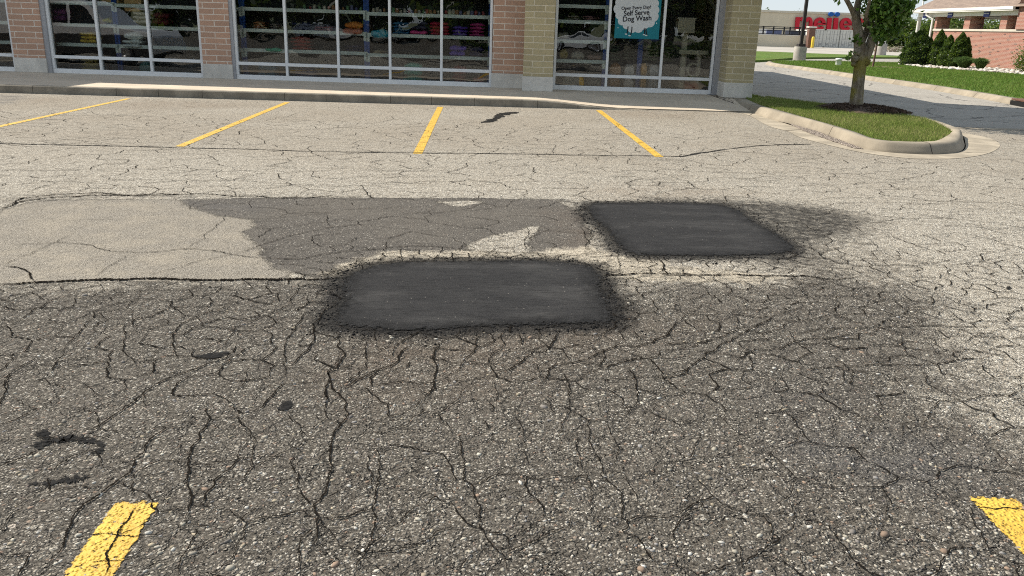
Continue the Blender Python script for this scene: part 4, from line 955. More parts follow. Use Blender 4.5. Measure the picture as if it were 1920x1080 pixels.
m = MB(); m.box((t0 + .01, .5, 5.4), (rp1 - .01, 4.4, 8.19)); m.box((rp1 - .5, .5, 0.0), (rp1 - .01, 20, 5.39)); m.box((rp1 - .5, 4.41, 5.4), (rp1 - .01, 20, 5.68)); m.build('side_wall', OB, store)
m = MB(); m.box((-26, -.3, 0), (-15.6, 20, 8.0)); m.box((-13.99, 15, 0), (rp1 - .52, 20, 4.0)); m.build('side_block', RB, store)
m = MB(); m.box((-15.59, .505, 5.0), (rp1 - .51, 20, 5.35)); m.box((-13.99, .505, 3.9), (rp1 - .52, 14.99, 4.0)); m.build('roof', simple('roof_dark', (.12, .12, .12), .9), store)
INT = simple('shop_interior_wall', (.16, .155, .15), .9, var=.1, scale=1)
m = MB(); m.box((-13.99, .12, -.04), (rp1 - .52, 14.99, .012)); m.build('floor', simple('shop_floor', (.22, .21, .20), .6), store)
m = MB(); m.box((-13.98, 4.5, .013), (rp1 - .53, 4.6, 3.89)); m.build('partition', INT, store)
def window_bay(pxl, pxr, mull, wl, rail_px, v=.03, jamb=0.0, py=140):
    """aluminium frame: left, right, mullions (photo x), sill rail, low rail"""
    a, b = fu(pxl, v), fu(pxr, v); d0, d1 = v, v + .115
    m = MB()
    fw = .058
    zr = rail_px
    m.box((a, d0, 0.0), (b, d1, .105), None, .003)                    # sill
    m.box((a, d0 + .001, WH - .08), (b, d1, WH - .002))                # head
    cuts = [a] + [fu(p, v) for p in mull] + [b]
    L0 = a + wl
    m.box((a, d0 - .004, .106), (L0, d1, WH - .081), None, .003); m.box((b - fw, d0 - .004, .106), (b, d1, WH - .081), None, .003)
    for c in cuts[1:-1]: m.box((c - fw / 2, d0 - .003, .106), (c + fw / 2, d1, WH - .081), None, .003)
    e = [L0] + [x for c in cuts[1:-1] for x in (c - fw / 2, c + fw / 2)] + [b - fw]
    for i in range(0, len(e), 2): m.box((e[i] + .001, d0, zr - .035), (e[i + 1] - .001, d1, zr + .035))
    w = m.build('window', ALU, store)
    if jamb:
        j = MB(); j.box((a - jamb, d0 - .045, 0), (a - .002, d1, WH - .003)); j.build('jamb', ALUD, w)
    g = MB()
    for i in range(0, len(e), 2):
        g.add([(e[i], v + .06, .10), (e[i + 1], v + .06, .10), (e[i + 1], v + .06, WH - .08), (e[i], v + .06, WH - .08)], [(0, 1, 2, 3)])
    g.build('pane', GLASS, w); return w
zr1 = FP(300, 112.5, .03)[1]; zr2 = FP(690, 126.5, .03)[1]; zr3 = FP(1190, 144.5, .03)[1]
window_bay(-150, 33, (-75,), .06, zr1); window_bay(101, 382.5, (191, 285.5), .06, zr1, jamb=fu(101) - p1b - .002)
window_bay(443.5, 921.5, (538.5, 635.2, 731.5, 827.3), .06, zr2, jamb=fu(443.5) - p2b - .002)
window_bay(1037, 1336, (1137, 1238), .06, zr3, v=.03)
m = MB(); a_ = fu(1336.5, .03) + .003; m.box((a_, -.02, 0), (rp0 + .1, .14, WH - .003)); m.build('filler_panel', ALUD, store)
# weather seal of grime at the foot of the frames
def OW(u, v, z): return FO + FU * u + FV * v + Vector((0, 0, z))
def on(o):   # a thing standing in the shop, in the shop's own frame
    return o

# ------------------------------------------------------------------ shelving and goods behind the glass
SHV = .55
EDGE = simple('shelf_edge', (.66, .74, .68), .5, var=.06); BLUE = simple('blue_post', (.015, .07, .30), .45); SHELF = simple('shelf_deck', (.30, .31, .30), .6); SHADE_BACK = simple('shelf_shade_back', (.035, .036, .035), .9)
def shelf_unit(pxa, pxb, rows, label, refpx):
    a, b = fu(pxa, SHV), fu(pxb, SHV); r = empty('shelving_unit', OW(a, SHV, .012), FA)
    zs = [FP(refpx, y, SHV)[1] - .012 for y in rows]
    for u in (0, b - a):
        m = MB(); m.box((u - .04, -.012, 0), (u + .04, .05, 2.85)); p = m.build('post', BLUE, r)
        for z in zs: m = MB(); m.box((u - .045, -.024, z - .16), (u + .045, -.0125, z + .045)); m.build('bracket', EDGE, p)
    for z in zs:
        m = MB(); m.box((.045, -.02, z - .04), (b - a - .045, .0, z + .04)); s_ = m.build('shelf', EDGE, r)
        m = MB(); m.box((.045, .002, z + .01), (b - a - .045, .62, z + .035)); m.build('deck', SHELF, s_)
    m = MB(); m.box((.0, .63, .0), (b - a, .65, 2.85)); m.build('shade_backing', SHADE_BACK, r)  # dark sheet added so the gaps between shelves look shaded
    tag(r, label, 'shelving'); return r
ROWS_L = (-24, 13.5, 53.5, 90); ROWS_M = (-21, 17.5, 57.5, 94.5); ROWS_N = (-10, 29, 68.5, 106.5)
shelf_unit(0 - 2, 226, (-40, 5, 46, 83), 'shelving with blue posts behind the leftmost windows, reflecting a truck', 120)
shelf_unit(229, 459, ROWS_L, 'shelving with mostly empty dark shelves behind the pier', 330)
shelf_unit(463, 687, ROWS_M, 'shelving with orange and red bedding left of the middle blue post', 500)
shelf_unit(691, 917, ROWS_N, 'shelving with teal, red and purple goods right of the middle blue post', 800)
shelf_unit(1000, 1131, (12, 41, 78, 115), 'shelving with small packets behind the left pane of the olive corner', 1085)
def cloth_mat(name, col, gloss=.6):
    return simple(name, col, gloss, var=.25, scale=14, bump=.4, bscale=35)
CM = {}
def cm_(col, g=.6):
    k = tuple(col) + (g,)
    if k not in CM: CM[k] = cloth_mat('fabric', col, g)
    return CM[k]
def cushion_mesh(w, d, h, n=1, sag=.25, seed=0):
    """n rounded cushions stacked, base at z 0, centred in u, front at v 0"""
    rnd = random.Random(seed); m = MB(); hh_ = h / n
    for k in range(n):
        bm = bmesh.new(); bmesh.ops.create_cube(bm, size=1); bmesh.ops.subdivide_edges(bm, edges=bm.edges[:], cuts=5, use_grid_fill=True)
        jx = rnd.uniform(-.04, .04) * w; ww = w * rnd.uniform(.9, 1.0)
        for v in bm.verts:
            x, y, z = v.co * 2
            r_ = 1 - .16 * (abs(x) ** 6) - .0 ; q = (1 - .45 * max(abs(x), abs(y)) ** 5)
            v.co = Vector((jx + ww / 2 * x * (1 - .08 * z * z), d / 2 + d / 2 * y * (1 - .08 * z * z), hh_ * k + hh_ / 2 + hh_ / 2 * z * q * 1.02 + .012 * math.sin(x * 4 + seed) * (z > 0)))
        m.bm(bm, smooth=True)
    return m
def goods(name, x0, x1, y0, y1, col, label, cat, n=1, g=.6, v=SHV + .06, d=.36, floor=False, parts=None):
    ua, za = FP(x0, y1, v); ub, zb = FP(x1, y0, v)
    if floor: za = .012
    w = ub - ua; h = max(.04, zb - za)
    m = cushion_mesh(w, d, h, n, seed=int(x0 * 7 + y0))
    o = m.build(name, cm_(col, g)); o.location = OW((ua + ub) / 2, v, za); o.rotation_euler = (0, 0, FA)
    tag(o, label, cat); return o
# rows rest on the shelves: y1 is the shelf top line at that x
def stl(rows, refpx, i, x): return rows[i] + (x - refpx) * .033 - 3.2
def row_goods(rows, ref, i, items):
    for nm, x0, x1, h, col, n, g, lab, cat in items:
        y1 = stl(rows, ref, i, (x0 + x1) / 2); goods(nm, x0, x1, y1 - h, y1, col, lab, cat, n, g)
row_goods(ROWS_M, 500, 2, [
 ('folded_blanket_stack', 474, 497, 13, (.30, .13, .05), 3, .8, 'stack of brown folded blankets beside the first blue post', 'blankets'),
 ('pet_mat_stack', 503, 530, 10, (.16, .13, .13), 3, .8, 'thin grey pet mats next to the brown blankets', 'pet mats'),
 ('pet_bed', 546, 582, 14, (.02, .025, .07), 2, .7, 'dark navy pet bed on the upper shelf of the second pane', 'pet bed'),
 ('pet_bed', 588, 624, 8, (.22, .06, .06), 2, .7, 'flat maroon pet bed with pale edge on the upper shelf', 'pet bed')])
goods('pet_bolster', 646, 683, 53.5 - 12, 53.5, (.62, .22, .045), 'orange pet bolster on top of a shiny coral one', 'bolster', 1, .6, d=.3)
goods('pet_bolster', 641, 681, 54, 64, (.62, .24, .16), 'shiny coral pet bolster hanging over the shelf edge', 'bolster', 1, .3, v=SHV - .10, d=.3)
goods('pet_bed', 694, 728, 56, 71, (.02, .33, .45), 'shiny teal pet bed bulging over the shelf right of the blue post', 'pet bed', 1, .3, v=SHV - .10, d=.35)
row_goods(ROWS_N, 800, 2, [
 ('pet_bed_stack', 736, 767, 22, (.03, .13, .25), 4, .6, 'stack of dusty blue pet beds on the upper shelf', 'pet beds'),
 ('pet_bed', 768, 799, 7, (.62, .06, .22), 1, .5, 'bright pink pet bed below a dark stack', 'pet bed'),
 ('pet_bed_stack', 806, 842, 24, (.36, .02, .05), 4, .6, 'stack of crimson pet beds crossing the fourth mullion', 'pet beds'),
 ('pet_bed_stack', 847, 876, 18, (.09, .04, .30), 3, .5, 'stack of violet pet beds in the fifth pane', 'pet beds'),
 ('pet_bed_stack', 880, 909, 25, (.32, .03, .14), 4, .4, 'tall stack of magenta pet beds at the right end of the shelf', 'pet beds')])
goods('pet_bed_stack', 769, 803, 40, 54.5, (.02, .02, .05), 'dark blue pet beds stacked above the pink one', 'pet beds', 2)
row_goods(ROWS_M, 500, 3, [
 ('pet_bed_stack', 546, 583, 24, (.30, .05, .035), 4, .7, 'stack of brick red pet beds on the lower shelf', 'pet beds'),
 ('pet_mat', 590, 622, 6, (.035, .04, .04), 2, .7, 'black pet mat right of the red stack', 'pet mat'),
 ('pet_bed', 646, 682, 12, (.015, .018, .06), 2, .7, 'navy pet bed on the lower shelf left of the blue post', 'pet bed')])
goods('pet_roll', 497, 529, 90.5, 96.5, (.03, .42, .25), 'thin bright green roll lying on the lower shelf edge', 'pet mat', 1, .4, v=SHV - .06, d=.12)
row_goods(ROWS_N, 800, 3, [
 ('carrier_bag', 746, 797, 26, (.012, .013, .013), 2, .6, 'big black pet carrier slumped on the lower shelf', 'pet carrier'),
 ('carrier_bag', 803, 838, 22, (.010, .011, .010), 1, .6, 'black pet carrier beside the fourth mullion', 'pet carrier'),
 ('carrier_bag', 841, 874, 19, (.16, .09, .45), 2, .4, 'violet soft pet carrier with pale trim', 'pet carrier'),
 ('carrier_bag', 878, 909, 18, (.025, .018, .075), 2, .5, 'navy soft pet carrier beside the right blue post', 'pet carrier')])
goods('pet_mat_stack', 695, 728, 95, 105, (.42, .36, .24), 'cream folded pet mats on the lower shelf in the third pane', 'pet mats', 3, .7)
goods('pet_tub', 757, 794, 119, 155, (.03, .36, .26), 'sea green plastic tub standing on the floor in the fourth pane', 'tub', 3, .5, floor=True)
goods('pet_bed_stack', 848, 874, 124, 158, (.30, .06, .05), 'dim red pet beds stacked on the floor in the fifth pane', 'pet beds', 4, .7, floor=True)
goods('pet_bed', 886, 911, 145, 160, (.34, .05, .07), 'dim crimson pet bed on the floor by the right window frame', 'pet bed', 2, .7, floor=True)
goods('pet_bed', 484, 518, 123, 140, (.05, .16, .22), 'slate blue pet bed on the floor in the first middle pane', 'pet bed', 2, .7, floor=True)
goods('pet_bed', 552, 596, 128, 142, (.06, .06, .14), 'dark purple pet bed on the floor in the second middle pane', 'pet bed', 1, .7, floor=True)
# left window
goods('pet_bed_stack', 151, 179, 61, 80, (.62, .45, .05), 'yellow pet bed stack with a dark red middle behind the truck reflection', 'pet beds', 3, .6, v=SHV - .06)
goods('pet_bed', 152, 182, 108, 133, (.40, .32, .10), 'dull yellow pet beds on the floor in the first left pane', 'pet beds', 3, .7, floor=True)
goods('pet_bed_stack', 232, 266, 61, 74, (.72, .76, .72), 'white pet bed with a green leaf pattern on a mullion side shelf', 'pet bed', 1, .5, v=SHV - .1)
goods('pet_bed_stack', 229, 264, 75, 89, (.66, .71, .68), 'white and grey pet beds under the leaf patterned one', 'pet beds', 2, .5, v=SHV - .1)
goods('pet_mat_stack', 249, 284, 22, 44, (.55, .50, .44), 'rolled striped pet mats on the second shelf of the left window', 'pet mats', 3, .7)
goods('pet_bed', 98, 120, 17, 39, (.20, .05, .17), 'plum pet bed at the left end of the shelf', 'pet bed', 2, .7)
goods('pet_bed', 286, 316, 24, 46, (.10, .012, .018), 'dark maroon pet bed in the right pane of the left window', 'pet bed', 2, .7)
goods('crate', 262, 283, 116, 130, (.10, .24, .22), 'pale teal crate on the floor beside the second mullion', 'crate', 1, .6, floor=True)
goods('yellow_cushion', 191, 208, 34, 43, (.60, .52, .07), 'small yellow cushion on the second shelf', 'cushion', 1, .6)
wood = simple('carton_board', (.46, .30, .13), .8, var=.2, scale=8)
for i, (x0, x1, y0, y1) in enumerate([(191, 212, -22, 5), (213, 219, -22, 6), (233, 246, -22, 8), (247, 262, -22, 9), (234, 261, 12, 21)]):
    ua, za = FP(x0, y1, SHV + .04); ub, zb = FP(x1, y0, SHV + .04); m = MB(); m.box((0, 0, 0), (ub - ua, .3, zb - za), None, .006)
    m.box((.0, -.004, (zb - za) * .45), (ub - ua, -.0005, (zb - za) * .5)); o = m.build('carton', wood); o.location = OW(ua, SHV + .04, za); o.rotation_euler = (0, 0, FA)
    tag(o, ['wide tan carton on the top shelf left of the blue post', 'narrow tan carton touching the blue post', 'tan carton just right of the blue post', 'tan carton at the right of the top shelf group', 'flat tan carton below the top shelf group'][i], 'carton')
# small jars on the top shelf
jar_cols = [(.30, .16, .08), (.40, .36, .28), (.10, .20, .10), (.28, .06, .06), (.12, .12, .22), (.42, .40, .34)]
JM = [simple('jar', c, .4) for c in jar_cols]
jl = MB(); jl.lathe([(.036, 0), (.04, .01), (.04, .075), (.03, .085), (.034, .088), (.034, .105), (.0, .105)], n=12)
jproto = {}
for row, ref, xs_ in ((ROWS_M, 500, list(range(572, 632, 9)) + list(range(644, 684, 8))), (ROWS_N, 800, list(range(700, 728, 7)) + list(range(738, 826, 7)) + list(range(836, 908, 7)))):
    for x in xs_:
        y1 = stl(row, ref, 1, x); u, z = FP(x, y1, SHV + .08); k = RNG.integers(0, 6)
        if k not in jproto:
            jproto[k] = jl.build('jar', JM[k]); o = jproto[k]
        else: o = jproto[k].copy(); COL.objects.link(o)
        o.location = OW(u + random.uniform(-.01, .01), SHV + .08, z); sc = random.uniform(.75, 1.15); o.scale = (sc, sc, sc * random.uniform(.7, 1.1))
        tag(o, 'small jar in the row along the top shelf', 'jar', 'small jars along the top shelf')
# corner window: bags, bag stacks, cat tree
row_c = (12, 41, 78, 115)
for i, (x0, x1, h, col, n, g, lab, cat, nm, r_) in enumerate([
  (1046, 1068, 13, (.30, .28, .22), 1, .5, 'pale packet on the middle shelf at the left of the olive corner window', 'packet', 'packet', 2), (1070, 1098, 15, (.34, .32, .26), 1, .5, 'cream box of treats on the lower shelf', 'box', 'treat_box', 3), (1048, 1066, 18, (.26, .20, .04), 1, .5, 'mustard pouch at the left of the lower shelf', 'pouch', 'pouch', 3),
  (1100, 1128, 10, (.30, .20, .16), 1, .5, 'flat brown bag at the right of the lower shelf', 'bag', 'bag', 3), (1064, 1088, 8, (.24, .20, .18), 2, .5, 'row of dim packets on the second shelf', 'packets', 'packet_row', 1), (1092, 1126, 8, (.24, .13, .13), 3, .5, 'reddish packets at the right of the second shelf', 'packets', 'packet_row', 1)]):
    y1 = row_c[r_] + ((x0 + x1) / 2 - 1085) * .033 - 3.2; goods(nm, x0, x1, y1 - h, y1, col, lab, cat, n, g)
goods('bag_stack', 1141, 1164, 84, 114, (.06, .085, .05), 'stack of dark green feed bags left of the blue corner post', 'feed bags', 5, .5, v=.9)
goods('bag_stack', 1168, 1192, 84, 112, (.10, .11, .075), 'second stack of olive feed bags against the blue corner post', 'feed bags', 5, .5, v=.9)
goods('bag_stack', 1203, 1236, 84, 114, (.12, .14, .07), 'stack of mossy feed bags right of the blue corner post', 'feed bags', 5, .5, v=.9)
goods('bag_stack', 1238, 1266, 88, 116, (.07, .09, .04), 'stack of dark feed bags beside the cat tree', 'feed bags', 5, .5, v=1.0)
goods('feed_bag', 1142, 1166, 119, 162, (.34, .16, .06), 'orange and brown feed bag standing on the floor', 'feed bag', 2, .4, v=.5, floor=True)
goods('feed_bag', 1168, 1190, 121, 162, (.50, .46, .42), 'white feed bag standing beside the orange one', 'feed bag', 2, .4, v=.5, floor=True)
goods('feed_bag', 1200, 1214, 119, 162, (.55, .27, .05), 'amber feed bag right of the blue corner post', 'feed bag', 2, .4, v=.5, floor=True)
goods('feed_bag', 1215, 1237, 121, 164, (.42, .42, .42), 'silver feed bag beside the third mullion', 'feed bag', 2, .4, v=.5, floor=True)
goods('feed_bag', 1052, 1096, 143, 158, (.34, .32, .26), 'cream feed bag lying on the floor in the corner window', 'feed bag', 1, .5, v=.45, floor=True)
goods('feed_bag', 1100, 1128, 145, 160, (.16, .16, .15), 'grey feed bag lying right of the cream one', 'feed bag', 1, .5, v=.45, floor=True)
goods('pet_bed', 1281, 1312, 155, 168, (.34, .07, .04), 'rust red pet bed at the foot of the cat tree', 'pet bed', 1, .6, v=.35, floor=True)
u = fu(1197, .75); m = MB(); m.box((-.06, -.03, 0), (.06, .05, 2.6)); m.box((-.09, -.06, 0), (.09, .08, .02)); o = m.build('rack_post', BLUE); o.location = OW(u, .75, .012); o.rotation_euler = (0, 0, FA); tag(o, 'single dark blue rack post behind the dog wash poster', 'post')
ct = empty('cat_tree', OW(fu(1292, .4), .4, .012), FA); tag(ct, 'beige carpeted cat tree with a round tunnel in the corner window', 'cat tree')
CAR = simple('cat_carpet', (.44, .40, .30), .95, var=.15, scale=30, bump=.4)
def lz(y): return FP(1292, y, .4)[1] - .012
def lu(x): return fu(x, .4) - fu(1292, .4)
m = MB(); m.box((-.32, -.05, 0), (.36, .45, .05), None, .01); m.build('base', CAR, ct)
m = MB(); m.lathe([(.075, .05), (.075, lz(60))], (lu(1281), .2, 0), 16); m.build('pole', CAR, ct)
m = MB(); m.lathe([(.055, .05), (.055, lz(101))], (lu(1311), .2, 0), 16); m.build('pole', CAR, ct)
m = MB(); m.box((lu(1270), .0, lz(102)), (lu(1324), .42, lz(94)), None, .01); m.build('platform', CAR, ct)
m = MB(); m.box((lu(1263), .02, lz(62)), (lu(1296), .40, lz(57)), None, .01); m.box((lu(1264), .03, lz(56.8)), (lu(1295), .05, lz(36))); m.box((lu(1264), .37, lz(56.8)), (lu(1295), .39, lz(36))); m.box((lu(1262), .02, lz(36)), (lu(1297), .41, lz(33)), None, .008); m.build('perch_house', CAR, ct)
m = MB(); c_ = Vector((lu(1300), .0, lz(131))); V_ = []
for v_ in (0.0, .4):
    for r_ in (.165, .125):
        V_ += [(c_.x + r_ * math.cos(k * math.pi / 12), v_, c_.z + r_ * math.sin(k * math.pi / 12)) for k in range(24)]
q = 24; F_ = []
for k in range(q):
    j = (k + 1) % q; F_ += [(k, j, q + j, q + k), (2 * q + k, 3 * q + k, 3 * q + j, 2 * q + j), (k, 2 * q + k, 2 * q + j, j), (q + k, q + j, 3 * q + j, 3 * q + k)]
m.add(V_, F_, True); m.build('tunnel', CAR, ct)

# ------------------------------------------------------------------ poster on the glass
PV = .082
pa, pz0 = FP(1151.5, 71.3, PV); pb_, _ = FP(1235, 71.3, PV)
po = empty('window_poster', OW(pa, PV, pz0), FA); tag(po, 'teal dog wash poster with a white fluffy cloud of lettering on the corner window', 'poster')
W_ = pb_ - pa; pmx = 1.45
TEAL = simple('poster_teal', (.012, .20, .245), .6, var=.03); PWH = simple('poster_white', (.66, .68, .68), .6, var=.02); PBK = simple('poster_ink', (.012, .012, .02), .6)
m = MB(); m.box((0, 0, 0), (W_, .004, pmx)); m.build('sheet', TEAL, po)
def pp(x, y):
    u, z = FP(x, y, PV); return u - pa, z - pz0
def disc(mb, cx_, cz_, r, y, ry=None, n=24):
    mb.add([(cx_ + r * math.cos(-2 * math.pi * k / n), y, cz_ + (ry or r) * math.sin(-2 * math.pi * k / n)) for k in range(n)], [tuple(range(n))])
m = MB(); cx_, cz_ = pp(1193.5, 22); lv = -.0015
disc(m, cx_, cz_ + .05, .40, lv, .42, 40)
random.seed(11)
for k in range(18):
    a_ = 2 * math.pi * k / 18; lv -= .00003; disc(m, cx_ + .42 * math.cos(a_), cz_ + .05 + .41 * math.sin(a_), random.uniform(.085, .125), lv)
for x, y, r in ((1231, 43.5, .014), (1158.7, 52, .012), (1160.5, 10.5, .008)): a_, b_ = pp(x, y); lv -= .00003; disc(m, a_, b_, r, lv, None, 12)
m.build('fleece', PWH, po)
for x, y0_, y1_, bend in ((1177.5, 49.5, 64, -2.2), (1185, 50, 67, -3.0), (1208, 53, 65, 1.0), (1211, 53, 66.5, 2.0)):
    pts = [pp(x + bend * (q_ ** 2), y0_ + (y1_ - y0_) * q_) for q_ in (0, .33, .66, 1)]
    mk = MB(); mf = MB(); mk.add([(x_ - .013, -.0045, z_) for x_, z_ in pts] + [(x_ + .013, -.0045, z_) for x_, z_ in pts], [(i, i + 1, 5 + i, 4 + i) for i in range(3)]); lg_ = mk.build('leg', PBK, po)
    disc(mf, pts[-1][0] - .02, pts[-1][1], .03, -.0055, .014, 14); mf.build('paw', PWH, lg_)

def text_mesh(name, s, size, mat, parent, loc, rot, ext=0.0, off=0.0, sx=1.0):
    c = bpy.data.curves.new(name, 'FONT'); c.body = s; c.size = size; c.align_x = 'CENTER'; c.align_y = 'CENTER'; c.extrude = ext; c.offset = off
    o = bpy.data.objects.new(name, c); COL.objects.link(o); dg = bpy.context.evaluated_depsgraph_get()
    me = bpy.data.meshes.new_from_object(o.evaluated_get(dg)); bpy.data.objects.remove(o); bpy.data.curves.remove(c)
    me.materials.clear(); me.materials.append(mat); o = bpy.data.objects.new(name, me); link(o, parent); o.location = loc; o.rotation_euler = rot; o.scale = (sx, 1, 1); return o
for s, x, y, sz, sx in (('Open Every Day!', 1193, 14.6, .098, 1.0), ('Self Serve', 1193.6, 24.4, .155, .98), ('Dog Wash', 1194.5, 35.0, .158, .98)):
    a_, b_ = pp(x, y); text_mesh('lettering', s, sz, PBK, po, (a_, -.0085, b_), (math.radians(90), math.radians(-4.5), 0), .0004, sz * .016, sx)
# ------------------------------------------------------------------ far store wall with sign
TANW = simple('tan_render_wall', (.60, .53, .40), .9, var=.06, scale=.4)
YW = 150.0
bs = empty('big_store', AY(1500, 88, YW)); B0 = bs.location.copy(); B0.z = 0; bs.location = B0
def W(px, py, Y=YW): return AY(px, py, Y) - B0
m = MB(); tl, tr_, = W(1380, 18), W(1646, 24.0)
zt = (W(1500, 21)).z
m.box((tl.x - 60, 0, 0), (tr_.x, 60, zt - .35)); m.build('wall', TANW, bs)
m = MB(); m.box((tl.x - 60.2, -.15, zt - .345), (tr_.x + .2, 60.2, zt)); m.build('roof_cap', simple('cap_tan', (.56, .51, .41), .8), bs)
tag(bs, 'low tan big store wall with red lettering beyond the far lot', 'building')
sg = empty('store_sign', AY(1550, 45, YW - .25)); S0 = sg.location.copy()
REDS = simple('sign_red', (.52, .012, .03), .45, var=.03); BLUS = simple('sign_blue', (.01, .09, .34), .45, var=.03)
def SP(x, y):
    p = AY(x, y, YW - .25) - S0; return p.x, p.z
def letter(name, strokes, mat):
    """strokes: polygons in photo pixels, extruded towards the viewer"""
    m = MB()
    for poly in strokes:
        q = [SP(*p) for p in poly]; n = len(q)
        P_ = [(x, -.35, z) for x, z in q] + [(x, .1, z) for x, z in q]
        m.add(P_, [tuple(range(n)), tuple(range(n, 2 * n))[::-1]] + [(i, n + i, n + (i + 1) % n, (i + 1) % n) for i in range(n)])
    return m.build(name, mat, sg)
BL_ = 56.5
def sk(x, y): return (x - (y - 44) * .09, y + (x - 1550) * .018)   # the photo's tilt
def arc(cx_, cy_, rx, ry, a0, a1, n=14): return [(cx_ + rx * math.cos(math.radians(a0 + (a1 - a0) * i / n)), cy_ - ry * math.sin(math.radians(a0 + (a1 - a0) * i / n))) for i in range(n + 1)]
def ring(cx_, cy_, rx, ry, t_, a0, a1): return [sk(*p) for p in arc(cx_, cy_, rx, ry, a0, a1) + arc(cx_, cy_, rx - t_, ry - t_ * .9, a1, a0)]
def bar(x0, x1, y0, y1): return [sk(x0, y0), sk(x0, y1), sk(x1, y1), sk(x1, y0)]
letter('letter_m', [bar(1491, 1498, 33, BL_), ring(1503.6, 44, 6.6, 11.5, 5.6, 150, 0), bar(1504.4, 1510.2, 44, BL_), ring(1515.2, 44, 7.2, 11.5, 5.8, 160, 0), bar(1516.6, 1522.4, 44, BL_)], REDS)
letter('letter_e', [ring(1536, 45, 11, 12.4, 6.2, 0, 325), bar(1530, 1546.8, 43.6, 47)], REDS)
letter('letter_i', [bar(1550, 1557.6, 33.4, BL_)], REDS)
letter('letter_j', [bar(1562.2, 1570, 33.4, BL_ + 5)], REDS)
letter('letter_e', [ring(1585, 45, 11, 12.4, 6.2, 0, 325), bar(1579, 1595.8, 43.6, 47)], REDS)
letter('letter_r', [bar(1599, 1606.4, 33, BL_), ring(1611, 43.5, 9, 10.5, 6, 140, 20)], REDS)
for cx_ in (1556, 1567.6):
    letter('letter_dot', [[sk(*p) for p in arc(cx_, 26.6, 4.7, 4.3, 0, 345, 23)]], BLUS)
tag(sg, 'large red lettering with two blue dots mounted on the far tan wall', 'sign')

YF = 118.0
lw = empty('screen_wall', (AY(1410, 88, YF).x, YF, 0)); L0_ = lw.location.copy()
x0 = AY(1380, 80, YF).x - L0_.x - 12; x1 = AY(1511, 80, YF).x - L0_.x; zt = AY(1450, 66, YF).z
m = MB(); m.box((x0, 0, 0), (x1, .4, zt)); m.build('wall', TANW, lw)
m = MB(); m.box((x0, -.03, zt + .002), (x1, .43, zt + .1)); m.build('coping', STONE, lw); tag(lw, 'low tan screen wall below the black railing', 'wall')
BLK = simple('black_paint', (.012, .012, .013), .5)
rl = empty('black_railing', (L0_.x, YF + .2, zt + .1)); tag(rl, 'black metal railing on top of the tan screen wall', 'railing')
rt = AY(1450, 50, YF).z - zt - .1
m = MB()
for q_ in (.06, rt * .5, rt * .8, rt): m.box((x0, -.03, q_ - .045), (x1, .03, q_ + .045))
m.build('rail', BLK, rl)
for px in (1415, 1432, 1451, 1471, 1482, 1500):
    xx = AY(px, 58, YF).x - L0_.x; m = MB(); m.box((xx - .09, -.06, 0), (xx + .09, .06, rt + .06)); m.build('post', BLK, rl)
pr_ = empty('brick_gate_pier', (AY(1517, 90, YF - 1).x, YF - 1, 0)); zt2 = AY(1517, 49.5, YF - 1).z
m = MB(); m.box((-.42, -.42, 0), (.42, .42, zt2 - .18)); m.build('shaft', simple('pier_brown', (.15, .085, .065), .85, var=.15, scale=5), pr_); m = MB(); m.box((-.55, -.55, zt2 - .178), (.55, .55, zt2), None, .03); m.build('cap', STONE, pr_); tag(pr_, 'dark brown brick pier with pale cap at the end of the screen wall', 'pier')
bo = empty('bollard', (AY(1522.5, 90, YF - 2).x, YF - 2, 0)); m = MB(); m.lathe([(.2, 0), (.2, 1.35), (.16, 1.45), (.06, 1.5)], n=16); m.build('post', simple('bollard_yellow', (.68, .48, .05), .6), bo); m = MB(); m.lathe([(.28, 0), (.28, .06)], n=16); m.build('foot', CONC, bo); tag(bo, 'yellow steel bollard in front of the brown pier', 'bollard')
# shipping containers
CW = simple('container_white', (.58, .57, .52), .6, var=.10, scale=2); CWD = simple('container_rods', (.33, .33, .32), .5); CDK = simple('container_gap', (.03, .03, .03), .8)
def container(parent_loc, label, door=True):
    r = empty('shipping_container', parent_loc)
    m = MB(); m.box((-1.2, .06, .12), (1.2, 6.0, 2.55)); m.build('body', CW, r)
    m = MB()
    for x in (-1.22, 1.10): m.box((x, 0, .0), (x + .12, .12, 2.6))
    m.box((-1.1, 0, 2.44), (1.1, .12, 2.6)); m.box((-1.1, 0, 0.02), (1.1, .12, .14)); m.build('frame', CW, r)
    for s_ in (-1, 1):
        m = MB(); m.box((min(.01 * s_, 1.07 * s_), .015, .15), (max(.01 * s_, 1.07 * s_), .058, 2.43), None, .008); d_ = m.build('door', CW, r)
        m = MB()
        for q_ in (.30, .78): m.tube([(s_ * q_, -.01, .16), (s_ * q_, -.01, 2.42)], .022, 6)
        for z in (.62, 1.25, 1.9): m.box((min(s_ * .08, s_ * 1.0), .005, z - .012), (max(s_ * .08, s_ * 1.0), .0145, z + .012))
        m.build('lock_rod', CWD, d_)
        m = MB(); m.box((s_ * .54 - .16, .006, .36), (s_ * .54 + .1, .0148, .58)); m.build('placard', CWD, d_)
    m = MB(); m.box((-.012, .02, .15), (.012, .06, 2.43)); m.build('door_seal', CDK, r)
    tag(r, label, 'container', 'white shipping containers beside the far wall'); return r
for (px, lab) in ((1530.5, 'white shipping container half hidden behind the brown pier and yellow bollard'), (1557, 'white shipping container, middle one under the red lettering'), (1586.5, 'white shipping container just left of the street tree trunk'), (1616, 'white shipping container hidden mostly behind the street tree trunk')):
    p = AY(px, 88, 127.0); container(Vector((p.x, 127.0, -.02)), lab)
p = AY(1649, 90, 122); bt_ = empty('white_board', Vector((p.x, 122, 0))); zt = AY(1649, 66, 122).z; zb = AY(1649, 84, 122).z
m = MB(); m.box((-.85, 0, zb), (.85, .06, zt)); m.build('panel', CW, bt_); 
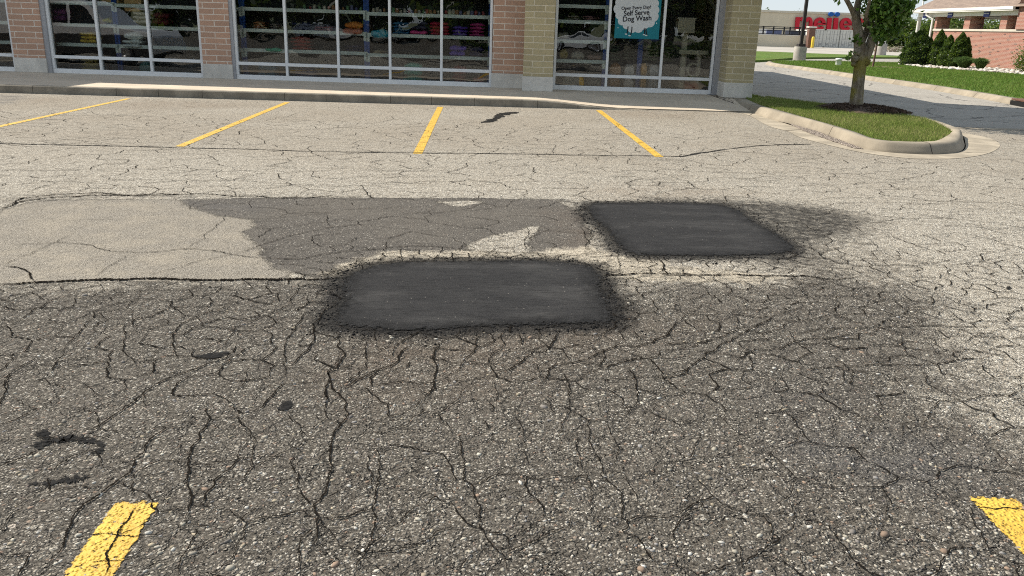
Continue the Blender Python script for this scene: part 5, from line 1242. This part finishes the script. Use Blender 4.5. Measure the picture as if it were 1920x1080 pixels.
for x in (-.8, .72): m = MB(); m.box((x, .061, 0), (x + .08, .14, zt)); m.build('post', CWD, bt_)
m = MB(); m.box((-.1, -.01, zb + .55), (.5, -.001, zb + .70)); m.box((-.2, -.01, zb + .25), (.6, -.001, zb + .33)); m.build('marking', CDK, bt_); tag(bt_, 'white board with black marks standing behind the second lamp base', 'board')

# trailers and a van behind the railing
def box_truck(px0, px1, pytop, Y, col, label, cat, name):
    a, b = AY(px0, 60, Y), AY(px1, 60, Y); zt = AY(px0, pytop, Y).z; L = b.x - a.x; r = empty(name, Vector((a.x, Y, 0)))
    m = MB(); m.box((0, 0, .9), (L, 2.4, zt), None, .05); m.build('body', simple('trailer_paint', col, .5), r)
    for x in (.18 * L, .82 * L):
        m = MB(); m.lathe([(.2, -.15), (.45, -.14), (.48, 0), (.45, .14), (.2, .15)], n=18); o = m.build('wheel', BLK, r); o.rotation_euler = (math.pi / 2, 0, 0); o.location = (x, .18, .48)
    m = MB(); m.box((.05 * L, .3, .55), (.95 * L, 2.1, .895)); m.build('chassis', BLK, r); tag(r, label, cat)
box_truck(1396, 1437, 54.5, 124, (.66, .66, .66), 'white trailer behind the left end of the black railing', 'trailer', 'white_trailer')
box_truck(1438, 1466, 55.5, 125, (.10, .12, .22), 'slate blue trailer between the white one and the lamp post', 'trailer', 'blue_trailer')
box_truck(1483, 1511, 57, 124, (.03, .035, .055), 'dark navy van behind the railing next to the brown pier', 'van', 'dark_van')

# lamp posts
DBR = simple('dark_bronze', (.030, .024, .022), .5)
def lamp(px, py, wpx, htop, label, lean=0.0):
    b = G(px, py); s_ = b.y / FPX; r = wpx * s_ / 2; z = (py - htop) * s_ * 1.02
    o = empty('lamp_post', Vector((b.x, b.y, .004)))
    m = MB(); m.lathe([(r * 1.02, -.05), (r, .02), (r, z - .04), (r * .96, z)], n=28); m.build('concrete_base', concrete_mat('lamp_concrete', (.44, .41, .36), .35, scale=1.2), o)
    m = MB(); m.box((-.2, -.2, z + .001), (.2, .2, z + .16), None, .02); m.box((-.085, -.085, z + .161), (.085, .085, 8.2), None, .012); m.build('pole', DBR, o)
    m = MB(); m.box((-.06, -1.0, 8.0), (.06, .3, 8.1)); m.box((-.25, -1.5, 7.96), (.25, -.9, 8.12), None, .03); m.build('lamp_head', DBR, o); tag(o, label, 'lamp post', 'dark lamp posts on concrete bases'); return o
lamp(1497.5, 118, 22.5, 90, 'dark lamp post on a round concrete base in front of the red lettering')
lamp(1650.5, 103, 19, 83.5, 'lamp post base seen behind the street tree, at the far verge')
p = G(1571.5, 122, .15); r = empty('cleanout_pipe', p); m = MB(); q_ = p.y / FPX; m.lathe([(.145, -.05), (.145, .27), (.15, .272)], n=20); m.build('pipe', simple('pvc_white', (.74, .74, .72), .45, var=.03), r); m = MB(); m.lathe([(.165, .273), (.165, .33), (.15, .345), (.0, .35)], n=20); m.build('cap', simple('pvc_cap', (.78, .78, .76), .4, var=.03), r); tag(r, 'short white plastic pipe stub standing in the lawn', 'pipe')
p = G(1636.5, 125.5, .15); q_ = AY(1646, 74, p.y + .2); sk_ = empty('wooden_stake', p); m = MB(); d = q_ - p; m.tube([(0, 0, -.05), tuple(d * .5), tuple(d)], [.05, .048, .045], 6, smooth=False); m.build('stake', simple('brown_stake', (.13, .075, .055), .8), sk_); tag(sk_, 'thin leaning brown stake in the lawn right of the street tree', 'stake')
p = G(1655, 125.5, .152); mb_ = MB(); mb_.add([(p.x + 1.1 * math.cos(k * .4) * (1 + .15 * math.sin(k * 1.7)), p.y + .8 * math.sin(k * .4), .158) for k in range(16)], [tuple(range(16))]); o = mb_.build('bare_soil', simple('bare_soil', (.20, .14, .10), .95)); tag(o, 'bare brown soil patch', kind='structure')

# ------------------------------------------------------------------ brick drive-through building
XW = 28.6
bb = empty('brick_building', (XW, 40, 0)); tag(bb, 'red brick drive-through building with brown shingle roof and white fascia', 'building')
def Bm(name, mb, mat, parent=bb):
    o = mb.build(name, mat, parent); o.location = (-XW, -40, 0) if parent is bb else (0, 0, 0); return o
def yX(px, py=55, X=XW): return AX(px, py, X).y
RB2 = brick_mat('brick_red', (.36, .155, .11), (.28, .115, .085), (.44, .37, .31), .205, .0685, .009, dark=(.10, .045, .04))
SILL = concrete_mat('sill_stone', (.56, .51, .43), .12, scale=2); WFA = simple('white_fascia', (.74, .72, .67), .6, var=.03); ROOF = NT('roof_shingle')
rb_ = ROOF.n('TexBrick'); sx_ = ROOF.n('SeparateXYZ'); ROOF.l(ROOF.co(), sx_.inputs[0]); cx3 = ROOF.n('CombineXYZ'); ROOF.l(sx_.outputs[1], cx3.inputs[0]); ROOF.l(sx_.outputs[2], cx3.inputs[1]); ROOF.l(cx3.outputs[0], rb_.inputs[0])
rb_.inputs['Scale'].default_value = 1; rb_.inputs['Brick Width'].default_value = .3; rb_.inputs['Row Height'].default_value = .085; rb_.inputs['Mortar Size'].default_value = .008
rb_.inputs['Color1'].default_value = (.25, .19, .15, 1); rb_.inputs['Color2'].default_value = (.19, .145, .12, 1); rb_.inputs['Mortar'].default_value = (.12, .09, .075, 1)
ROOF.bsdf(ROOF.mix(ROOF.rng(ROOF.noise(12, 4, .7), .4, .7, 0, .4), rb_.outputs[0], (.29, .23, .19)), .95)
zs = AX(1850, 54.7, XW).z; zsb = AX(1850, 59, XW).z; zf0 = AX(1800, 30.5, XW).z; zg0 = AX(1800, 23.0, XW).z; zg1 = AX(1800, 16.0, XW).z
Yc = yX(1751)
m = MB(); m.box((XW, 20, .0), (XW + .3, Yc, zsb)); Bm('wall', m, RB2)
m = MB(); m.box((XW - .05, 20, zsb + .001), (XW + .36, Yc + .05, zs), None, .01); Bm('stone_sill', m, SILL)
for a, b in ((1749.6, 1754), (1805, 1816), (1872.5, 1885)):
    ya, yb = yX(b), yX(a); m = MB(); m.box((XW + .01, min(ya, yb), zs + .001), (XW + .86, max(ya, yb), zf0 + .05)); Bm('brick_column', m, RB2)
ym = yX(1907); m = MB(); m.box((XW - .12, 20, zs + .001), (XW + 10, ym, 3.9)); Bm('main_block', m, RB2)
m = MB(); m.box((XW - .5, 20, 3.901), (XW + 10.2, ym + .3, 4.15), None, .02); m.box((XW - .4, 20, 4.151), (XW + 10.1, ym + .2, 4.5)); Bm('main_cornice', m, WFA)
Yp = yX(1719); 
m = MB(); m.box((XW - .06, ym + .01, zf0), (XW + .25, Yp, zg0)); m.box((XW + .26, Yp - .3, zf0), (XW + 8, Yp, zg0)); Bm('fascia', m, WFA)
m = MB(); m.box((XW - .42, ym + .01, zg0 + .002), (XW + .3, Yp + .35, zg0 + .06)); m.box((XW - .45, ym + .02, zg0 + .061), (XW - .30, Yp + .38, zg1), None, .01); m.box((XW - .299, Yp + .25, zg0 + .061), (XW + 9, Yp + .38, zg1)); Bm('gutter', m, WFA)
m = MB(); m.box((XW + .3, 30, zf0 + .06), (XW + 8, Yp - .31, zf0 + .12)); Bm('soffit', m, simple('soffit_grey', (.35, .34, .32), .8))
ex, ey = XW - .36, Yp + .36; zr = zg1 - .02; dx = 5.5
m = MB(); A_ = (ex, ey, zr); B_ = (ex, 22, zr); C_ = (ex + 2 * dx, 22, zr); D_ = (ex + 2 * dx, ey, zr); E_ = (ex + dx, ey - dx * 1.05, zr + dx * .72); F2 = (ex + dx, 22, zr + dx * .72)
m.add([A_, B_, C_, D_, E_, F2], [(0, 4, 5, 1), (3, 2, 5, 4), (0, 3, 4), (1, 5, 2), (0, 1, 2, 3)]); Bm('roof', m, ROOF.m)
for px in (1718.5,):
    y = yX(1720); m = MB(); m.lathe([(.16, .0), (.16, .2), (.12, .25), (.11, zf0 - .2), (.15, zf0 - .1), (.15, zf0)], (XW + .1, y + .15, 0), 16); Bm('porch_column', m, WFA)
m = MB(); yd_ = yX(1742); m.tube([(XW - .33, yd_, zg0 + .05), (XW - .33, yd_, zf0 + .1), (XW - .1, yX(1748.5), zf0 - .12), (XW - .1, yX(1748.5), .2)], .07, 8); Bm('downspout', m, WFA)
for y in (36, 41, 46, 51):      # far row of brick supports across the lanes
    m = MB(); m.box((XW + 7.0, y, 0), (XW + 7.85, y + .5, zf0 + .05)); Bm('brick_column', m, RB2)
LS = simple('lane_sign_blue', (.035, .05, .22), .5); LSW = simple('lane_sign_white', (.62, .62, .66), .5)
for i, (a, b, lab) in enumerate(((1729.5, 1737.5, 'small blue lane sign at the porch end of the white fascia'), (1775.5, 1784, 'small blue lane sign above the first brick opening'), (1842.5, 1853, 'small blue lane sign above the second brick opening'))):
    y0_, y1_ = yX(b), yX(a); r = empty('lane_sign', (XW - .10, (y0_ + y1_) / 2, zf0 - .05)); h_ = .34
    m = MB(); m.box((-.02, -(y1_ - y0_) / 2, -.02), (.02, (y1_ - y0_) / 2, h_ - .02), None, .005); m.build('plate', LS, r); m = MB(); m.box((-.024, -(y1_ - y0_) * .46, h_ * .42), (-.0205, (y1_ - y0_) * .46, h_ * .52)); m.build('band', LSW, r); tag(r, lab, 'lane sign', 'blue lane signs on the white fascia')
fpole = AY(1727, 30, 75); r = empty('flag_pole', (fpole.x, 75, 0)); m = MB(); m.tube([(0, 0, 0), (0, 0, 4), (0, 0, 9)], [.08, .07, .05], 10); m.build('pole', WFA, r); m = MB(); m.lathe([(.0, 9), (.07, 9.05), (.09, 9.1), (.0, 9.2)], n=12); m.build('finial', WFA, r); tag(r, 'thin white pole rising behind the roof corner', 'pole')

# evergreens, ornamental grass, rocks
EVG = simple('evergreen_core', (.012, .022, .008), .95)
def evergreen(px0, px1, pyb, pyt, Y, label, seed, lobes=5):
    rnd = np.random.default_rng(seed); b = AY((px0 + px1) / 2, pyb, Y); t_ = AY((px0 + px1) / 2, pyt, Y); h_ = t_.z - .15; w = (px1 - px0) * Y / FPX / 2 * 1.06
    r = empty('conical_evergreen', Vector((b.x, Y, .15)))
    lob = [(0, 0, 1.0, 1.0)] + [(math.cos(a) * .55, math.sin(a) * .55, q, .58) for a, q in zip(rnd.uniform(0, 6.28, lobes), rnd.uniform(.6, .93, lobes))]
    Ps, Ns = [], []
    for lx, ly, hs_, ws_ in lob:
        n = int(5200 * ws_ * hs_)
        u_ = rnd.uniform(0, 1, n) ** .8; an = rnd.uniform(0, 6.28, n)
        prof = (1 - u_ ** 1.7) ** .8 * (.80 + .2 * np.sin(np.clip(u_ * 5, 0, 1.57))) 
        bump_ = 1 + .17 * np.sin(an * 4 + u_ * 15 + seed) * np.sin(u_ * 11 + an * 2) + .12 * np.sin(an * 3 - u_ * 24)
        rr = w * ws_ * prof * bump_ * rnd.uniform(.8, 1.03, n)
        Ps.append(np.stack([lx * w + rr * np.cos(an), ly * w + rr * np.sin(an), u_ * h_ * hs_ + .04], 1))
        Ns.append(bump_)
    P_ = np.vstack(Ps); bb_ = np.concatenate(Ns)[:, None]
    V_, F_ = leaf_faces(P_, .05, .42, up=.2, droop=.8)
    pal = np.array([(.05, .098, .018), (.075, .135, .024), (.034, .068, .014), (.10, .155, .032)])
    npmesh('crown', V_, F_, LEAF, r, cols=pal[rnd.integers(0, 4, len(P_))] * rnd.uniform(.75, 1.25, (len(P_), 1)))
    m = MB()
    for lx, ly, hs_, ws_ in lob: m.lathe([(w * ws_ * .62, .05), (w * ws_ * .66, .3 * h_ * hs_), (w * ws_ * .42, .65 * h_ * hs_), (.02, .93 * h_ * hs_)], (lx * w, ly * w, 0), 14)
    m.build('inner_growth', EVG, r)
    m = MB(); m.tube([(0, 0, -.1), (0, 0, .3)], .06, 8); m.build('trunk', BARK.m, r)
    tag(r, label, 'evergreen shrub', 'conical evergreens along the brick wall')
evergreen(1692, 1746, 123, 52, 48.0, 'largest broad conical evergreen, leftmost at the brick building corner', 1, 6)
evergreen(1738, 1772, 122, 56.5, 47.0, 'slim pointed evergreen second from the building corner', 2, 3)
evergreen(1756, 1790, 124, 67, 46.0, 'shortest conical evergreen, third from the building corner', 3, 3)
evergreen(1776, 1813, 125, 61.5, 45.5, 'round shouldered evergreen nearest the ornamental grass', 4, 4)
def tuft(px, pyb, pyt, wpx, Y, label, seed, col=(.10, .16, .05), name='ornamental_grass', cat='ornamental grass'):
    rnd = np.random.default_rng(seed); b = AY(px, pyb, Y); h_ = AY(px, pyt, Y).z - .15; w = wpx * Y / FPX / 2; n = 1500
    an = rnd.uniform(0, 6.28, n); sp = rnd.uniform(.1, 1, n) ** .7; hh_ = h_ * rnd.uniform(.65, 1.05, n) * (1.0 - .25 * sp); tw = rnd.uniform(0, 6.28, n)
    V_ = []; F_ = []
    for i in range(n):
        bx, by = .25 * w * sp[i] * math.cos(an[i]), .25 * w * sp[i] * math.sin(an[i]); ox, oy = w * sp[i] * math.cos(an[i]), w * sp[i] * math.sin(an[i]); cx_, cy_ = .012 * math.cos(tw[i]), .012 * math.sin(tw[i]); k = len(V_)
        V_ += [(bx - cx_, by - cy_, 0), (bx + cx_, by + cy_, 0), (bx * .4 + ox * .6 + cx_, by * .4 + oy * .6 + cy_, hh_[i] * .85), (bx * .4 + ox * .6 - cx_, by * .4 + oy * .6 - cy_, hh_[i] * .85), (ox * 1.05 + cx_ * .3, oy * 1.05 + cy_ * .3, hh_[i] * .97), (ox * 1.05 - cx_ * .3, oy * 1.05, hh_[i] * .96)]
        F_ += [(k, k + 1, k + 2, k + 3), (k + 3, k + 2, k + 4, k + 5)]
    cols = np.repeat(np.array(col) * rnd.uniform(.5, 1.5, (n, 1)), 2, 0); o = npmesh(name, V_, F_, BLADE, cols=cols); o.location = Vector((b.x, Y, .15)); tag(o, label, cat)
tuft(1806, 128, 103, 40, 44.5, 'larger tuft of ornamental grass right of the evergreens', 5)
tuft(1837, 129.5, 105.5, 30, 43.5, 'smaller tuft of ornamental grass against the brick wall', 6)
rn_ = np.random.default_rng(9); P_ = []; bcx = AY(1923, 112, 41.5)
P_ = np.array([bcx.x, 41.5, bcx.z - .05]) + rn_.normal(0, 1, (1500, 3)) * np.array([.22, .25, .30]); P_ = P_[P_[:, 2] > .2]
V_, F_ = leaf_faces(P_, .05, .5); pal = np.array([(.09, .14, .025), (.13, .17, .035), (.06, .10, .02)]); o = npmesh('leafy_shrub', V_, F_, LEAF, cols=pal[rn_.integers(0, 3, len(P_))]); tag(o, 'yellow-green leafy shrub cut by the right edge at the brick wall', 'shrub')
rk = [tuple(G(*p, .15)[:2]) for p in ((1682, 120.5), (1735, 127), (1800, 131.5), (1870, 136), (1935, 141), (1935, 132), (1880, 129.5), (1800, 126), (1740, 122), (1700, 119.5))]
gx_, gy_ = scatter(rk, 2600); k = RNG.permutation(len(gx_))[:900]
ro = pebbles('river_rocks', gx_[k], gy_[k], RNG.uniform(.06, .14, len(k)), np.array([(.62, .58, .52), (.70, .66, .60), (.50, .45, .40), (.58, .50, .44)]), stn_m.m, .6, .17); tag(ro, 'band of pale river rocks along the foot of the brick wall', 'rocks', kind='stuff')
mb_ = MB(); mb_.add([(a, b, .150) for a, b in rk], [tuple(range(len(rk)))]); o = mb_.build('rock_bed', simple('rock_bed_soil', (.22, .19, .16), .95)); tag(o, 'soil bed below the river rocks', kind='structure')

# brush pile far off
bp = empty('brush_pile', (AY(1680, 84, 104).x, 104, 0)); rnd = random.Random(4); m = MB()
for i in range(46):
    x, y, a_ = rnd.uniform(-2.6, 2.4), rnd.uniform(-.8, .8), rnd.uniform(-.5, .5); L = rnd.uniform(.5, 1.5); z = rnd.uniform(.05, .7) * (1 - abs(x) / 3.4)
    m.tube([(x - L * math.cos(a_) / 2, y, max(.05, z - .2)), (x + L * math.cos(a_) / 2, y + rnd.uniform(-.3, .3), z + rnd.uniform(0, .35))], [rnd.uniform(.05, .1), .03], 6)
m.build('log', simple('brush_wood', (.40, .34, .27), .9, var=.3, scale=3), bp)
P_ = RNG.normal(0, 1, (700, 3)) * np.array([1.5, .5, .28]) + np.array([0, 0, .3]); P_ = P_[P_[:, 2] > .03]; V_, F_ = leaf_faces(P_, .10, .5); npmesh('dry_leaves', V_, F_, LEAF, bp, cols=np.array([(.10, .13, .05), (.16, .15, .08)])[RNG.integers(0, 2, len(P_))]); tag(bp, 'pale brush pile of cut branches at the edge of the far lot', 'brush pile')

# ------------------------------------------------------------------ trees in the distance and behind the camera
TONE = {'dark': [(.022, .048, .014), (.035, .070, .018), (.016, .036, .012)], 'mid': [(.05, .095, .022), (.075, .125, .03), (.035, .07, .018)], 'light': [(.085, .135, .035), (.12, .165, .05), (.06, .105, .03)]}
def big_tree(x, y, h, w, tone, label, group, n=1700, leaf=.28, low=.12, name='broadleaf_tree', lo=0):
    r = empty(name, (x, y, 0)); rnd = RNG
    nc = 26; C = rnd.normal(0, 1, (nc, 3)); C /= np.linalg.norm(C, axis=1, keepdims=True); C *= rnd.uniform(.25, .85, (nc, 1))
    C = C * np.array([w / 2, w / 2, h * (1 - low) / 2]) + np.array([0, 0, h * (low + (1 - low) / 2)])
    k = rnd.integers(0, nc, n); P_ = C[k] + rnd.normal(0, 1, (n, 3)) * np.array([w, w, h * .7]) * .085; P_ = P_[P_[:, 2] > .1]
    V_, F_ = leaf_faces(P_, leaf, .6)
    pal = np.array(TONE[tone]); npmesh('crown', V_, F_, LEAF, r, cols=(pal[rnd.integers(0, 3, len(P_))] * rnd.uniform(.8, 1.2, (len(P_), 1))))
    m = MB(); m.tube([(0, 0, -.1), (.1, 0, h * .3), (0, .1, h * .7)], [h * .03, h * .024, h * .008], 8)
    for i in range(5):
        a_ = i * 1.3; m.tube([(0, 0, h * (.25 + .07 * i)), (w * .3 * math.cos(a_), w * .3 * math.sin(a_), h * (.45 + .08 * i))], [h * .014, h * .004], 6)
    m.build('trunk', BARK.m, r); tag(r, label, 'tree', group); return r
FT_ = [(1660, 46, 150, 6, 'dark'), (1672, 38, 158, 7, 'dark'), (1684, 36, 150, 6.5, 'dark'), (1697, 34, 162, 7, 'mid'), (1709, 30, 152, 6, 'light'), (1721, 28, 160, 7, 'mid'), (1735, 30, 150, 6.5, 'light'), (1668, 60, 132, 4.2, 'dark'), (1683, 58, 130, 4.4, 'dark'), (1700, 56, 134, 4.2, 'dark'), (1714, 58, 128, 4, 'dark'), (1652, 52, 140, 5, 'dark'),
       (1752, 20, 145, 7, 'mid'), (1772, 20, 150, 8, 'light'), (1795, 22, 140, 7, 'light'), (1820, 22, 150, 8, 'mid'), (1845, 24, 142, 7, 'light'), (1868, 22, 150, 8, 'mid'), (1900, 24, 140, 8, 'light'), (1930, 30, 150, 9, 'mid')]
labs = {'dark': 'dark green tree in the thicket behind the far lot', 'mid': 'mid green tree in the far row behind the brick building', 'light': 'light green tree in the far row behind the brick building'}
for px, pyt, Y, w, tn_ in FT_:
    t_ = AY(px, pyt, Y); big_tree(t_.x, Y, t_.z, w, tn_, labs[tn_], 'far trees between the big store and the brick building', n=1300, leaf=.26, low=.02)
for px, pyt, w, lab in ((1428, 11, 6, 'pale tree top just showing over the tan store roof beside the brick corner'), (1471, 16.5, 9, 'low wide tree top over the tan store roof left of the lamp post'), (1494, 17.5, 6, 'small tree top over the tan store roof right of the first dip'), (1519, 17.5, 7, 'tree top over the tan store roof right of the lamp post')):
    t_ = AY(px, pyt, 225); big_tree(t_.x, 225, t_.z, w, 'light', lab, 'tree tops over the store roof', n=1100, leaf=.3, low=.1)
# behind the camera: what the shop glass reflects
def mirror(px, py):
    """place on the ground whose reflection in the glass shows at this pixel"""
    p = G(px, py); d = (p - FO).dot(FV) - .09; q = p - FV * (2 * d); return Vector((q.x, q.y, 0))
for i, (x, y, h, w, tn_) in enumerate([(-26, -30, 8, 8, 'dark'), (-17, -34, 9, 9, 'dark'), (-8, -31, 8, 8, 'dark'), (0, -35, 9, 9, 'mid'), (9, -32, 8, 8, 'dark'), (18, -36, 9, 9, 'dark'), (28, -33, 9, 9, 'mid'), (-35, -36, 9, 9, 'mid'), (38, -38, 9, 10, 'dark'), (-12, -46, 10, 11, 'mid'), (5, -47, 10, 11, 'dark'), (24, -48, 10, 11, 'mid'), (-45, -42, 10, 10, 'dark'), (-22, -40, 9, 10, 'dark'), (-5, -39, 9, 10, 'dark'), (14, -40, 9, 10, 'mid'), (32, -42, 9, 10, 'dark'), (-30, -47, 11, 12, 'dark'), (-3, -54, 11, 12, 'dark'), (15, -55, 11, 12, 'dark'), (35, -54, 11, 12, 'dark')]):  # the last eight were added to close bright sky gaps in the reflections
    big_tree(x, y, h, w, tn_, 'leafy tree lining the lot behind the viewer', 'trees reflected in the shop glass', n=4200, leaf=.42, low=.03, name='lot_tree')
def hedge(x, y, w, lab):
    P_ = np.stack([RNG.uniform(-w / 2, w / 2, 900), RNG.normal(0, .35, 900), RNG.uniform(.05, 1.0, 900)], 1); P_[:, 2] *= .8 + .25 * np.sin(P_[:, 0] * 2.2)
    V_, F_ = leaf_faces(P_, .12, .6); o = npmesh('hedge', V_, F_, LEAF, cols=np.array(TONE['dark'])[RNG.integers(0, 3, len(P_))]); o.location = (x, y, 0); tag(o, lab, 'hedge')
hedge(-3, 0.5 - 12, 5, 'low dark hedge behind the viewer reflected in the middle window'); hedge(9, -14, 6, 'low dark hedge behind the viewer reflected in the corner window')

TYRE = simple('tyre_rubber', (.015, .015, .016), .85); RIM = simple('alloy_rim', (.5, .5, .52), .35, metal=.8); CGL = simple('car_glass', (.012, .015, .018), .06, spec=.8); LAMP = simple('headlight', (.75, .77, .8), .15); TAIL = simple('tail_light', (.35, .01, .01), .3); TRIMK = simple('car_trim', (.03, .03, .032), .6)
def vehicle(name, prof, glass, L, Wd, wheels, wr, paint, loc, rz, label, cat, lower=None):
    """prof: side outline (x,z) nose at +x; glass: list of side window outlines; built across the width with tumblehome"""
    r = empty(name, loc, rz)
    top = max(z for _, z in prof)
    def yw(z): return Wd / 2 * (1 - .13 * max(0, (z - top * .55) / (top * .45)) ** 1.2)
    n = len(prof); V_ = [(x, -yw(z), z) for x, z in prof] + [(x, yw(z), z) for x, z in prof]
    m = MB(); m.add(V_, [tuple(range(n))[::-1], tuple(range(n, 2 * n))] + [(i, (i + 1) % n, n + (i + 1) % n, n + i) for i in range(n)])
    body = m.build('body', simple('car_paint', paint, .25, var=.03, spec=.6), r)
    bv = body.modifiers.new('bevel', 'BEVEL'); bv.width = .05; bv.segments = 3; bv.limit_method = 'ANGLE'; bv.angle_limit = .5
    for s_ in (-1, 1):
        for g in glass:
            m = MB(); m.add([(x, s_ * (yw(z) + .006), z) for x, z in g], [tuple(range(len(g))) if s_ < 0 else tuple(range(len(g)))[::-1]]); m.build('side_window', CGL, r)
        for wx in wheels:
            m = MB(); m.lathe([(wr * .6, -.12), (wr * .95, -.11), (wr, -.06), (wr, .06), (wr * .95, .11), (wr * .6, .12)], n=24); w_ = m.build('wheel', TYRE, r); w_.rotation_euler = (math.pi / 2, 0, 0); w_.location = (wx, s_ * (Wd / 2 - .10), wr)
            m = MB(); m.lathe([(wr * .58, -.125), (wr * .4, -.135), (.05, -.13), (.05, .13), (wr * .4, .135), (wr * .58, .125)], n=16); m.build('rim', RIM, w_)
        xm = max(x for x, z in prof); z0_ = top * .45
        m = MB(); m.box((L / 2 - .12, s_ * Wd * .36 - .16, z0_ - .07), (L / 2 + .012, s_ * Wd * .36 + .16, z0_ + .07), None, .02); m.build('headlight', LAMP, r)
        m = MB(); m.box((-L / 2 - .012, s_ * Wd * .38 - .12, z0_ - .1), (-L / 2 + .1, s_ * Wd * .38 + .12, z0_ + .14), None, .02); m.build('tail_light', TAIL, r)
    if lower: m = MB(); m.box((-L / 2 + .12, -Wd / 2 - .012, .32), (L / 2 - .12, Wd / 2 + .012, lower), None, .03); m.build('lower_panel', TRIMK, r)
    tag(r, label, cat); return r
SUVP = [(-2.55, .45), (-2.6, .95), (-2.5, 1.15), (-2.35, 1.85), (-2.1, 1.93), (.1, 1.93), (.45, 1.86), (1.15, 1.22), (2.35, 1.08), (2.58, .95), (2.6, .42), (2.2, .34), (-2.2, .34)]
SUVG = [[(-2.2, 1.26), (-2.1, 1.76), (-1.1, 1.8), (-1.1, 1.26)], [(-1.0, 1.26), (-1.0, 1.8), (-.15, 1.8), (-.15, 1.26)], [(-.05, 1.26), (-.05, 1.8), (.3, 1.78), (.82, 1.26)]]
CARP = [(-2.2, .42), (-2.25, .85), (-2.15, 1.0), (-1.55, 1.06), (-.85, 1.44), (.25, 1.45), (1.05, 1.02), (1.95, .88), (2.22, .72), (2.25, .40), (1.9, .28), (-1.9, .28)]
CARG = [[(-1.25, 1.04), (-.78, 1.36), (-.22, 1.38), (-.22, 1.04)], [(-.14, 1.04), (-.14, 1.38), (.2, 1.37), (.78, 1.04)]]
vehicle('white_utility_vehicle', SUVP, SUVG, 5.2, 2.0, (-1.6, 1.6), .40, (.70, .71, .73), (-13.3, 14.4, 0), 0.0, 'white utility vehicle with dark lower body, seen reflected in the left shop window', 'car', lower=.95)
def park(px, py, rz, P_, Gs, L, Wd, wl, wr, col, nm, lab):
    p = mirror(px, py); vehicle(nm, P_, Gs, L, Wd, wl, wr, col, p, rz, lab, 'car')
park(1082, 92, math.pi, CARP, CARG, 4.5, 1.8, (-1.35, 1.35), .33, (.62, .64, .66), 'silver_saloon', 'silver saloon car reflected in the left pane of the olive corner')
park(1215, 83, .2, CARP, CARG, 4.5, 1.8, (-1.35, 1.35), .33, (.05, .07, .16), 'dark_blue_saloon', 'dark blue saloon reflected right of the dog wash poster')
park(1310, 82, .3, SUVP, SUVG, 5.2, 2.0, (-1.6, 1.6), .40, (.60, .61, .62), 'pale_utility_vehicle', 'pale utility vehicle reflected by the right window frame')
park(800, 78, math.pi, SUVP, SUVG, 5.2, 2.0, (-1.6, 1.6), .40, (.08, .085, .09), 'charcoal_utility_vehicle', 'charcoal utility vehicle reflected in the wide middle window')
park(610, 74, 0, CARP, CARG, 4.5, 1.8, (-1.35, 1.35), .33, (.55, .56, .57), 'grey_saloon', 'grey saloon reflected in the second pane of the wide window')
